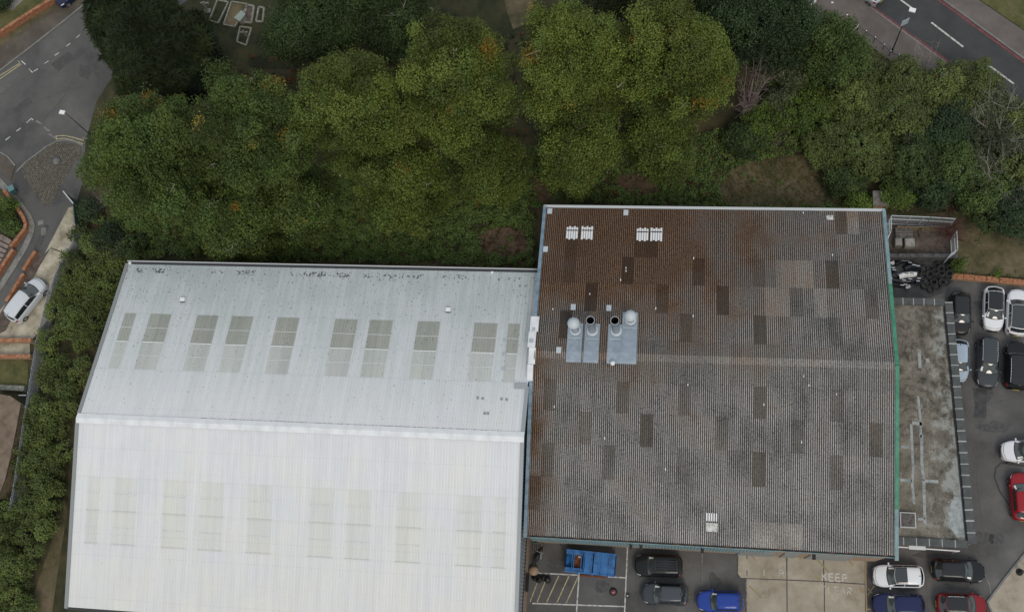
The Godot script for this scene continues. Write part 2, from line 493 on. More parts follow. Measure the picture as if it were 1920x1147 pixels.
# ------------------------------------------------------------------ cars
class Car:
	var L := 4.4
	var W := 1.8
	var H := 1.5
	var hood := 0.25      # where the windscreen starts, as a share of the length
	var top := 0.42       # where the roof starts
	var back := 0.86      # where the roof ends
	var tail := 0.96      # foot of the rear window
	var hood_h := 1.0
	var deck_h := 1.02
	var roof_w := 0.70
	var round_f := 0.85
	var round_b := 0.55

	func plan(t: float) -> float:
		var d := t * L
		var e := (1.0 - t) * L
		var f := 1.0
		if d < round_f:
			f = 0.62 + 0.38 * pow(maxf(0.0, 1.0 - pow(1.0 - d / round_f, 2.3)), 0.5)
		if e < round_b:
			f = minf(f, 0.72 + 0.28 * pow(maxf(0.0, 1.0 - pow(1.0 - e / round_b, 2.3)), 0.5))
		return f * W * 0.5 * (1.0 - 0.02 * absf(t - 0.5))

	func cabin(t: float) -> float:
		if t <= hood or t >= tail:
			return 0.0
		if t < top:
			return smoothstep(-0.25, 1.12, (t - hood) / (top - hood)) * 1.16 - 0.09 if t > hood else 0.0
		if t > back:
			return smoothstep(-0.2, 1.12, (tail - t) / (tail - back)) * 1.1 - 0.06
		return 1.0

	func point(t: float, s: float) -> Vector3:
		var w := plan(t)
		var yh := lerpf(hood_h * 0.70, hood_h, pow(clampf(t / maxf(hood, 0.01), 0.0, 1.0), 0.55))
		if t > back:
			yh = lerpf(hood_h, deck_h, clampf((t - back) / (tail - back), 0.0, 1.0))
			yh *= 1.0 - 0.22 * pow(clampf((t - tail) / (1.0 - tail + 0.001), 0.0, 1.0), 2.0)
		var c := clampf(cabin(t), 0.0, 1.0)
		var roof := H - 0.16 * H * pow(absf(t - (top + back) * 0.47), 2.0) * 4.0
		var yt := lerpf(yh + 0.02, roof, c)
		var wr := lerpf(w * 0.80, W * 0.5 * roof_w, c)
		var pts := [
			Vector3(0, 0.20, w * 0.94), Vector3(0, 0.40, w), Vector3(0, lerpf(0.40, yh, 0.6), w),
			Vector3(0, yh - 0.06, w * 0.965), Vector3(0, yh - 0.005, w * 0.91),
			Vector3(0, lerpf(yh + 0.012, yt - 0.075, c), wr), Vector3(0, lerpf(yh + 0.018, yt - 0.012, c), wr * 0.88), Vector3(0, yt, 0)]
		var i := clampi(int(s), 0, 6)
		var p: Vector3 = pts[i].lerp(pts[i + 1], s - i)
		p.x = (0.5 - t) * L
		var zz := p.z / (W * 0.5)
		p.x -= zz * zz * (0.34 * (1.0 - smoothstep(0.0, 0.22, t)) + 0.20 * smoothstep(0.0, 0.2, t) * (1.0 - smoothstep(top, 0.62, t)))
		p.x += zz * zz * (0.12 * smoothstep(0.62, 0.85, t) + 0.10 * smoothstep(0.85, 1.0, t))
		# the nose and the tail are rounded seen from the side too
		if t < 0.03:
			p.x -= 0.10 * pow(1.0 - t / 0.03, 1.5) * clampf((p.y - 0.45) / 0.5, 0.0, 1.0)
		return p

func car_patch(st: SurfaceTool, c: Car, t0: float, t1: float, s0: float, s1: float, off: Vector3, nt: int, ns: int, side: float, k0 := 0.0, k1 := 0.0) -> void:
	# k0 and k1 draw the patch's ends in along the length as s goes up
	for i in nt:
		for j in ns:
			var p := []
			for q in [[0, 0], [1, 0], [1, 1], [0, 1]]:
				var fs := float(j + q[1]) / ns
				var ft := float(i + q[0]) / nt
				var v := c.point(lerpf(t0 + k0 * fs, t1 - k1 * fs, ft), lerpf(s0, s1, fs)) + off
				v.z *= side
				p.append(v)
			if side > 0:
				quad(st, p[0], p[3], p[2], p[1])
			else:
				quad(st, p[0], p[1], p[2], p[3])

func make_car(n: String, label: String, group: String, at: Vector3, heading: Vector2, c: Car, body: Material, o := {}) -> Node3D:
	var t := thing(n, label, "car", at, atan2(-heading.y, heading.x), group)
	var st := mb(true)
	var ts := [0.0, 0.006, 0.015, 0.03, 0.05, 0.08, 0.12, 0.17]
	for k in 5:
		ts.append(lerpf(0.19, c.hood, k / 4.0))
	for k in range(1, 7):
		ts.append(lerpf(c.hood, c.top, k / 6.0))
	for k in range(1, 8):
		ts.append(lerpf(c.top, c.back, k / 7.0))
	for k in range(1, 6):
		ts.append(lerpf(c.back, c.tail, k / 5.0))
	for k in range(1, 6):
		ts.append(lerpf(c.tail, 1.0, 1.0 - pow(1.0 - k / 5.0, 1.6)))
	ts.sort()
	for i in ts.size() - 1:
		if ts[i + 1] - ts[i] < 0.0005:
			continue
		for side in [1.0, -1.0]:
			car_patch(st, c, ts[i], ts[i + 1], 0.0, 7.0, Vector3.ZERO, 1, 14, side)
	for e in [0.0, 1.0]:
		for side in [1.0, -1.0]:
			for j in 14:
				var a := c.point(e, j * 0.5)
				var b := c.point(e, (j + 1) * 0.5)
				a.z *= side; b.z *= side
				tri(st, Vector3(a.x, 0.45, 0), a, b)
	obj("body", st, body, t)
	var up := Vector3(0, 0.012, 0)
	var g := mb(true)
	for side in [1.0, -1.0]:
		car_patch(g, c, c.hood + 0.004, c.top - 0.006, 4.95, 7.0, up + Vector3(0.006, 0, 0), 6, 6, side, 0.0, 0.0)
	obj("windscreen", g, M.screen, t)
	g = mb(true)
	for side in [1.0, -1.0]:
		car_patch(g, c, c.back + 0.008, c.tail - 0.010, 5.15, 7.0, up - Vector3(0.008, 0, 0), 5, 6, side)
	obj("rear_window", g, M.glass, t)
	for side in [1.0, -1.0]:
		for w in [[c.hood + 0.055, 0.575, 0.055, 0.0], [0.592, c.back - 0.005, 0.0, 0.02]]:
			g = mb(true)
			car_patch(g, c, w[0], w[1], 4.06, 4.90, Vector3(0, 0.006, 0.014), 4, 2, side, w[2], w[3])
			obj("side_window", g, M.glass, t)
		g = mb(true)
		car_patch(g, c, 0.016, 0.085, 2.5, 3.9, Vector3(0.01, 0.008, 0.008), 4, 3, side)
		obj("headlight", g, M.lamp_white if not o.get("dark_lamps", false) else M.rim, t)
		g = mb(true)
		car_patch(g, c, 0.945, 0.992, 2.3, 4.1, Vector3(-0.008, 0.01, 0.010), 4, 3, side)
		obj("tail_light", g, M.tail_red, t)
		var mr := mb(true)
		var mx := (0.5 - c.hood - 0.045) * c.L
		lathe(mr, [Vector2(0, -0.08), Vector2(0.085, -0.05), Vector2(0.10, 0.01), Vector2(0.07, 0.06), Vector2(0, 0.075)], 10, Vector3(mx, c.hood_h + 0.03, side * (c.W * 0.5 + 0.07)), Basis.from_scale(Vector3(0.75, 1, 1.15)))
		obj("wing_mirror", mr, o.get("mirror", body), t)
		if o.get("rails", false):
			var rl := mb(true)
			var last := Vector3.ZERO
			for k in 9:
				var p := c.point(lerpf(c.top + 0.03, c.back - 0.02, k / 8.0), 5.35)
				p.z *= side
				p.y += 0.045 if k > 0 and k < 8 else 0.0
				if k > 0:
					tube(rl, last, p, 0.022, 0.022, 6)
				last = p
			obj("roof_rail", rl, M.chrome, t)
	var d := mb(true)
	for side in [1.0, -1.0]:
		car_patch(d, c, c.hood - 0.014, c.hood + 0.006, 4.6, 7.0, Vector3(0, 0.009, 0), 2, 5, side)
	obj("cowl", d, M.black, t)
	d = mb()
	for side in [1.0, -1.0]:
		car_patch(d, c, 0.045, 0.052, 3.9, 7.0, Vector3(0, 0.005, 0), 1, 6, side)
		car_patch(d, c, 0.05, c.hood - 0.012, 4.62, 4.70, Vector3(0, 0.005, 0.002), 8, 1, side)
	obj("bonnet_gap", d, M.black, t)
	d = mb()
	var fx := c.L * 0.5
	box(d, Vector3(fx - 0.01, 0.50, 0), Vector3(0.05, 0.16, c.W * 0.5))
	obj("grille", d, M.black, t)
	d = mb()
	box(d, Vector3(-fx, 0.62, 0), Vector3(0.025, 0.11, 0.52))
	obj("number_plate", d, mat(0.55, 0.44, 0.05), t)
	if o.has("roof"):
		d = mb(true)
		for side in [1.0, -1.0]:
			car_patch(d, c, c.top + o.get("roof_from", 0.004), o.get("roof_to", c.back - 0.004), 5.2, 7.0, Vector3(0, 0.007, 0), 6, 5, side)
		obj("roof_panel", d, o.roof, t)
	if o.has("ribs"):
		for k in 5:
			d = mb(true)
			var z := (k - 2) * c.W * 0.11
			beam(d, Vector3(c.point(c.top + 0.05, 7).x, c.H - 0.004, z), Vector3(c.point(c.back - 0.04, 7).x, c.H - 0.006, z), 0.05, 0.03)
			obj("roof_rib", d, body, t)
	if o.get("sheet", true):
		d = mb()
		var ss: float = o.get("sheet_side", 1.0)
		car_patch(d, c, c.hood + 0.022, c.hood + 0.022 + 0.36 / c.L, 5.55, 6.15, Vector3(0.012, 0.024, 0), 2, 2, ss)
		obj("price_sheet", d, M.paper, t)
	d = mb(true)
	var ap := c.point(c.back - 0.03, 7.0)
	tube(d, ap, ap + Vector3(-0.12, 0.07, 0), 0.035, 0.01, 6)
	obj("aerial", d, M.black, t)
	for fx2 in [0.19, 0.815]:
		for side in [1.0, -1.0]:
			var wc := Vector3((0.5 - fx2) * c.L, 0.325, side * (c.W * 0.5 - 0.085))
			var wb := Basis(Vector3.RIGHT, PI * 0.5 * side)
			var ty := mb(true)
			lathe(ty, [Vector2(0.20, -0.10), Vector2(0.30, -0.10), Vector2(0.325, -0.06), Vector2(0.325, 0.06), Vector2(0.30, 0.10), Vector2(0.20, 0.10)], 20, wc, wb)
			var wheel := obj("wheel", ty, M.rubber, t)
			var rm := mb()
			lathe(rm, [Vector2(0.0, 0.06), Vector2(0.06, 0.075), Vector2(0.19, 0.085), Vector2(0.215, 0.095)], 16, wc, wb)
			obj("rim", rm, M.rim, wheel)
	return t

func shape(kind: String, l: float, w: float, h: float) -> Car:
	var c := Car.new()
	c.L = l
	c.W = w
	c.H = h
	if kind == "suv":
		c.hood = 0.27; c.top = 0.40; c.back = 0.90; c.tail = 0.975; c.hood_h = 1.08; c.deck_h = 1.12; c.roof_w = 0.74; c.round_f = 0.75; c.round_b = 0.5
	elif kind == "hatch":
		c.hood = 0.25; c.top = 0.42; c.back = 0.84; c.tail = 0.965; c.hood_h = 0.98; c.deck_h = 1.02; c.roof_w = 0.70; c.round_f = 0.95; c.round_b = 0.6
	elif kind == "mini":
		c.hood = 0.30; c.top = 0.43; c.back = 0.90; c.tail = 0.97; c.hood_h = 0.98; c.deck_h = 1.0; c.roof_w = 0.74; c.round_f = 0.9; c.round_b = 0.5
	elif kind == "estate":
		c.hood = 0.26; c.top = 0.43; c.back = 0.93; c.tail = 0.98; c.hood_h = 0.98; c.deck_h = 1.02; c.roof_w = 0.70; c.round_f = 0.95; c.round_b = 0.55
	elif kind == "mpv":
		c.hood = 0.20; c.top = 0.40; c.back = 0.93; c.tail = 0.98; c.hood_h = 1.08; c.deck_h = 1.1; c.roof_w = 0.74; c.round_f = 1.0; c.round_b = 0.5
	elif kind == "offroad":
		c.hood = 0.255; c.top = 0.345; c.back = 0.955; c.tail = 0.985; c.hood_h = 1.12; c.deck_h = 1.15; c.roof_w = 0.80; c.round_f = 0.5; c.round_b = 0.3
	return c

# ------------------------------------------------------------------ roofs
func roof_picture(seed_: int, w: int, h: int, kind: String) -> ImageTexture:
	var im := Image.create(w, h, false, Image.FORMAT_RGB8)
	var big := FastNoiseLite.new()
	big.seed = seed_
	big.frequency = 0.006
	big.fractal_octaves = 5
	big.fractal_gain = 0.6
	var fine := FastNoiseLite.new()
	fine.seed = seed_ + 1
	fine.frequency = 0.11
	fine.fractal_octaves = 3
	var grit := FastNoiseLite.new()
	grit.seed = seed_ + 3
	grit.frequency = 0.33
	grit.fractal_octaves = 2
	var streak := FastNoiseLite.new()
	streak.seed = seed_ + 2
	streak.frequency = 0.03
	streak.fractal_octaves = 3
	for y in h:
		for x in w:
			var u := float(x) / w
			var v := float(y) / h
			var b := big.get_noise_2d(x, y)
			var f := fine.get_noise_2d(x, y)
			var s := streak.get_noise_2d(x * 1.6, y * 0.10)
			var c: Color
			if kind == "moss":
				# lichen on old cement sheets: grey, with moss spread in the north-west corner and along the west verge
				var gr := grit.get_noise_2d(x, y)
				var g := 0.60 + 0.34 * b + 0.18 * f + 0.42 * gr + 0.10 * s + 0.10 * (v - 0.4)
				c = Color(g * 1.0, g * 0.965, g * 0.925)
				var m := 1.50 - 2.55 * Vector2((u - 0.22) * 0.85, (v - 0.06) * 1.0).length() + 0.75 * b + 0.25 * f
				m = maxf(m, 0.85 - 9.0 * u + 0.9 * b - 0.45 * absf(v - 0.8) + 0.2 * f)
				m = maxf(m, 0.40 - 0.60 * v - 0.2 * u + 0.9 * b + 0.2 * gr)
				m = clampf(m, 0.0, 1.0)
				c = c.lerp(Color(0.39, 0.20, 0.09) * (0.85 + 0.5 * f + 0.9 * gr), m * 0.93)
				if gr > 0.46:
					c = c.lerp(Color(0.95, 0.94, 0.9), clampf((gr - 0.46) * 6.0, 0.0, 0.85) * (1.0 - 0.55 * m))
				if gr + 0.5 * f < -0.48:
					c = c * (1.0 - 0.6 * clampf((-0.48 - gr - 0.5 * f) * 5.0, 0.0, 1.0))
			elif kind == "white":
				# painted metal: faint green film low on the north slope, rain streaks, specks of moss
				var north := clampf((0.46 - v) / 0.46, 0.0, 1.0)
				var g := 0.95 + 0.034 * b + 0.028 * s - 0.105 * north - 0.07 * north * clampf(b + 0.4, 0.0, 1.0)
				c = Color(g - 0.02 * north, g + 0.004, g + 0.008)
				c = c.lerp(Color(g * 0.93, g * 0.97, g * 0.955), clampf(north * 1.1 * (0.3 - s * 0.7 + b), 0.0, 0.5))
				c = c.lerp(Color(g * 0.98, g * 0.97, g * 0.93), clampf((v - 0.5) * 0.9 + b * 0.6, 0.0, 0.7))
				if fmod(v * 30.65, 1.75) < 0.045 and fmod(u * 38.45, 0.26) < 0.05:
					c = c * 0.86
				var rare := fine.get_noise_2d(x * 0.9 + 900.0, y * 0.9)
				var where := big.get_noise_2d(x * 1.7 + 300.0, y * 1.7)
				if rare > 0.66 - 0.12 * north - 0.22 * clampf(where, 0.0, 1.0) * north + (0.12 if v > 0.5 else 0.0):
					c = c * 0.6
				# a broken line of moss where the eaves and the ridge flashing hold water
				if (v > 0.012 and v < 0.028 and rare + where * 1.1 > 0.38) or (absf(v - 0.482) < 0.004 and u > 0.28 and u < 0.95 and rare > 0.0):
					c = c * 0.52
			else:
				# felted flat roof: brown silt, bleached patches along the east side
				var gr := grit.get_noise_2d(x, y)
				var g := 0.215 + 0.16 * b + 0.10 * f + 0.10 * gr
				c = Color(g * 1.10, g * 1.0, g * 0.82)
				var pale := clampf((u - 0.64) * 2.9 + b * 1.5 - 0.45 * absf(v - 0.75) + 0.25 * (v - 0.4) + f * 0.25, 0.0, 1.0)
				c = c.lerp(Color(0.44, 0.455, 0.43) * (0.9 + 0.3 * f), smoothstep(0.1, 0.75, pale))
				if big.get_noise_2d(x * 3.0 + 77.0, y * 3.0) + f * 0.7 + gr * 0.3 > 0.30 - 0.16 * u + (0.25 if v > 0.5 else 0.0):
					c = c * 0.42
				if big.get_noise_2d(x * 2.5 + 177.0, y * 1.2) > 0.34:
					c = c.lerp(Color(0.42, 0.40, 0.35), 0.45)
			im.set_pixel(x, y, c if kind == "white" else c.linear_to_srgb())
	return ImageTexture.create_from_image(im)

func roof_mat(t: Texture2D, rough: float) -> StandardMaterial3D:
	var m := StandardMaterial3D.new()
	m.albedo_texture = t
	m.vertex_color_use_as_albedo = true
	m.roughness = rough
	m.cull_mode = BaseMaterial3D.CULL_DISABLED
	return m

# one profiled sheet between x0..x1 and z0..z1 of a pitched roof; prof is [share of a pitch, height, tone]
func roof_sheet(n: String, parent: Node, m: Material, f: Callable, x0: float, x1: float, z0: float, z1: float, pitches: int, prof: Array, tone: Color, dull: Color, area: Rect2, lift0: float, lift1: float) -> void:
	var st := SurfaceTool.new()
	st.begin(Mesh.PRIMITIVE_TRIANGLES)
	st.set_smooth_group(-1)
	var cols := []
	for k in pitches:
		for p in prof:
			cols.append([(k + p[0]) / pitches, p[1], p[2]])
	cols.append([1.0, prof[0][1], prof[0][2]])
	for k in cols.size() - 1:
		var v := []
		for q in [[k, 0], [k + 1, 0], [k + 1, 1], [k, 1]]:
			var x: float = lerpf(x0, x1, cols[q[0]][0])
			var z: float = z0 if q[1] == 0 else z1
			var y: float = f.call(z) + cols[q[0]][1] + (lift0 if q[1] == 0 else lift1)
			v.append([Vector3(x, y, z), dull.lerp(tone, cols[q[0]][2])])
		for i in [0, 1, 2, 0, 2, 3]:
			var p: Vector3 = v[i][0]
			st.set_uv(Vector2((p.x - area.position.x) / area.size.x, (p.z - area.position.y) / area.size.y))
			st.set_color(v[i][1])
			st.add_vertex(p)
	obj(n, st, m, parent)

func gable_walls(n: String, parent: Node, m: Material, x0: float, x1: float, z0: float, z1: float, zr: float, y0: float, ye: float, yr: float) -> void:
	var st := mb()
	quad(st, Vector3(x0, y0, z0), Vector3(x0, ye, z0), Vector3(x1, ye, z0), Vector3(x1, y0, z0))
	quad(st, Vector3(x1, y0, z1), Vector3(x1, ye, z1), Vector3(x0, ye, z1), Vector3(x0, y0, z1))
	for x in [x0, x1]:
		var p := [Vector3(x, y0, z0), Vector3(x, ye, z0), Vector3(x, yr, zr), Vector3(x, ye, z1), Vector3(x, y0, z1)]
		if x == x0:
			p.reverse()
		tri(st, p[0], p[1], p[2]); tri(st, p[0], p[2], p[3]); tri(st, p[0], p[3], p[4])
	obj(n, st, m, parent)

const WX0 := -38.95
const WX1 := -0.5
const WZ0 := -8.05
const WZ1 := 22.6
const WZR := 7.1
const BX0 := -0.2
const BX1 := 28.72
const BZ0 := -14.15
const BZ1 := 14.5

func white_y(z: float) -> float:
	return lerpf(6.9, 10.5, (z - WZ0) / (WZR - WZ0)) if z < WZR else lerpf(10.5, 6.9, (z - WZR) / (WZ1 - WZR))

func brown_y(z: float) -> float:
	return lerpf(9.66, 6.9, absf(z) / 14.3)

func white_warehouse() -> void:
	var t := thing("warehouse", "long white metal roofed warehouse with two rows of rooflights", "warehouse")
	gable_walls("cladding", t, M.clad_grey, WX0 + 0.35, WX1 - 0.22, WZ0 + 0.3, WZ1 - 0.3, WZR, 2.6, 6.72, 10.25)
	gable_walls("brick_plinth", t, M.brick_tan, WX0 + 0.3, WX1 - 0.14, WZ0 + 0.25, WZ1 - 0.25, WZR, 0.0, 2.6, 2.6)
	# corrugations of the east wall, which the yard looks on to
	var st := mb()
	var z := 2.6
	while z < WZ1 - 0.4:
		box(st, Vector3(WX1 - 0.20, (2.65 + white_y(z) - 0.3) * 0.5, z), Vector3(0.05, white_y(z) - 0.3 - 2.65, 0.11))
		z += 0.3
	var ribs := obj("cladding_rib", st, M.clad_grey, t)
	ribs.set_meta("kind", "stuff")
	var m := roof_mat(roof_picture(41, 1400, 1024, "white"), 0.42)
	var area := Rect2(WX0, WZ0, WX1 - WX0, WZ1 - WZ0)
	var lights := [[-37.65, -36.55], [-35.2, -33.2], [-30.75, -28.75], [-27.5, -25.5], [-23.3, -21.25], [-18.0, -15.95], [-14.85, -12.8], [-10.6, -8.6], [-5.6, -3.6], [-2.65, -1.65]]
	var strips := []
	var x := WX0
	for l in lights:
		var k := maxi(1, roundi((l[0] - x) / 1.0))
		for i in k:
			strips.append([lerpf(x, l[0], float(i) / k), lerpf(x, l[0], float(i + 1) / k), false])
		var two: int = 2 if l[1] - l[0] > 1.5 else 1
		for i in two:
			strips.append([lerpf(l[0], l[1], float(i) / two), lerpf(l[0], l[1], float(i + 1) / two), true])
		x = l[1]
	strips.append([x, WX1, false])
	var prof := [[0.0, 0.0, 1.0], [0.50, 0.0, 1.0], [0.62, 0.035, 1.0], [0.88, 0.035, 1.0]]
	var rows := [[WZ0, -3.0, false], [-3.0, -0.2, true], [-0.2, 2.4, true], [2.4, WZR - 0.02, false], [WZR + 0.02, 11.85, false], [11.85, 14.6, true], [14.6, 17.3, true], [17.3, WZ1, false]]
	rng.seed = 5
	for s in strips:
		for k in rows.size():
			var r: Array = rows[k]
			var tone := Color(0.76, 0.765, 0.77) * rng.randf_range(0.985, 1.0)
			var dull := tone
			var n := "roof_sheet"
			if r[2] and s[2]:
				n = "rooflight"
				if k < 4:
					tone = (Color(0.49, 0.485, 0.43) if k == 1 else Color(0.635, 0.64, 0.605)) * rng.randf_range(0.94, 1.08)
					dull = tone * (0.86 if k == 1 else 0.92)
				else:
					tone = Color(0.715, 0.718, 0.695) * rng.randf_range(0.985, 1.02)
					dull = tone * 0.99
			tone.a = 1.0
			dull.a = 1.0
			var pr := prof
			if n == "rooflight":
				pr = [[0.0, 0.0, rng.randf_range(0.0, 0.5)], [0.50, 0.0, rng.randf_range(0.0, 0.6)], [0.62, 0.035, 1.0], [0.88, 0.035, 1.0]]
			roof_sheet(n, t, m, white_y, s[0], s[1], r[0], r[1] + (0.12 if k < 3 else 0.0), 4, pr, tone, dull, area, 0.016 if k < 4 else 0.0, 0.0 if k < 4 else 0.016)
	# the laps of the rooflights: upstand strips over the purlins
	for l in lights:
		for zz in [-1.6, -0.2, 1.1, 13.2, 14.6, 15.95, 17.3]:
			var sp := mb()
			var cx: float = (l[0] + l[1]) * 0.5
			box(sp, Vector3(cx, white_y(zz) + 0.05, zz), Vector3(l[1] - l[0] + (0.1 if zz in [14.6, 17.3] else 0.0), 0.02, 0.07 if zz in [14.6, 17.3, -0.2] else 0.035))
			obj("lap_strip", sp, M.rooflight_lap if zz in [14.6, 17.3] else M.white_roof_trim, t)
	# ridge flashing, verges, gutters
	st = mb()
	quad(st, Vector3(WX0 - 0.12, white_y(WZR - 0.43) + 0.07, WZR - 0.43), Vector3(WX0 - 0.12, 10.60, WZR), Vector3(WX1 + 0.1, 10.60, WZR), Vector3(WX1 + 0.1, white_y(WZR - 0.43) + 0.07, WZR - 0.43))
	quad(st, Vector3(WX0 - 0.12, 10.60, WZR), Vector3(WX0 - 0.12, white_y(WZR + 0.43) + 0.07, WZR + 0.43), Vector3(WX1 + 0.1, white_y(WZR + 0.43) + 0.07, WZR + 0.43), Vector3(WX1 + 0.1, 10.60, WZR))
	obj("ridge_flashing", st, M.white_roof_trim, t)
	for e in [[WX0 - 0.02, WZ0 - 0.05, WZR - 0.4], [WX0 - 0.02, WZR + 0.4, WZ1 + 0.1], [WX1 - 0.05, 2.75, WZR - 0.4], [WX1 - 0.05, WZR + 0.4, WZ1 + 0.1]]:
		st = mb()
		beam(st, Vector3(e[0], white_y(e[1]) - 0.05, e[1]), Vector3(e[0], white_y(e[2]) - 0.05, e[2]), 0.30, 0.26)
		obj("verge_trim", st, M.trim_grey if e[0] < -20 else M.clad_grey, t)
	st = mb()
	box(st, Vector3((WX0 + WX1) * 0.5, 6.80, WZ0 - 0.16), Vector3(WX1 - WX0 + 0.1, 0.16, 0.22))
	obj("gutter", st, M.gutter_dark, t)
	st = mb()
	box(st, Vector3((WX0 + WX1) * 0.5, 6.84, WZ0 - 0.32), Vector3(WX1 - WX0 + 0.1, 0.16, 0.10))
	obj("gutter_lip", st, M.trim_pale, t)
	st = mb()
	box(st, Vector3((WX0 + WX1) * 0.5, 6.78, WZ1 + 0.13), Vector3(WX1 - WX0 + 0.1, 0.18, 0.2))
	obj("gutter", st, M.gutter_dark, t)
	st = mb()
	box(st, Vector3(WX1 - 0.55, white_y(2.75) + 0.10, 2.72), Vector3(1.1, 0.12, 0.42))
	obj("verge_return", st, M.clad_grey, t)
	for p in [Vector3(-38.65, 6.90, -8.12), Vector3(-4.60, 6.90, -7.92)]:
		st = mb()
		box(st, p + Vector3(0, 0.1, 0), Vector3(0.22, 0.18, 0.22))
		obj("outlet_box", st, M.white, t)
	# doors on to the yard
	for d in [[18.03, 1.5]]:
		st = mb()
		box(st, Vector3(WX1 - 0.1, 1.15, d[0]), Vector3(0.08, 2.3, d[1]))
		obj("door", st, M.black, t)
	# small fittings on the roof
	for p in [Vector3(-32.48, 7.90, -4.45), Vector3(-8.04, 8.10, -4.13)]:
		var v := thing("roof_vent", "small white hooded vent on the white roof, left of the moss specks" if p.x < -20 else "small white hooded vent above the row of dirty rooflights", "vent", Vector3(p.x, white_y(p.z), p.z))
		st = mb()
		box(st, Vector3(0, 0.14, 0), Vector3(0.42, 0.28, 0.36))
		obj("hood", st, M.white, v)
		st = mb()
		box(st, Vector3(0.0, 0.10, 0.2), Vector3(0.44, 0.2, 0.06))
		obj("louvre", st, M.gutter_dark, v)
	var spots := [Vector3(-2.85, 8.80, -1.38), Vector3(-2.72, 9.10, -0.10), Vector3(-2.68, 9.40, 1.21), Vector3(-4.55, 10.00, 3.90), Vector3(-4.14, 10.00, 3.93), Vector3(-2.55, 10.00, 3.91), Vector3(-2.15, 10.00, 3.94), Vector3(-3.83, 10.30, 5.22), Vector3(-3.56, 10.30, 5.21), Vector3(-14.66, 7.10, -6.94), Vector3(-3.02, 7.10, -7.35), Vector3(-2.01, 7.30, -6.67), Vector3(-1.49, 7.30, -6.68)]
	for k in spots.size():
		var p: Vector3 = spots[k]
		st = mb()
		var w := 0.30 if k < 3 else 0.2
		box(st, Vector3(p.x, white_y(p.z) + 0.05, p.z), Vector3(w, 0.03, w))
		obj("repair_patch", st, M.galv if k < 3 else M.trim_grey, t)

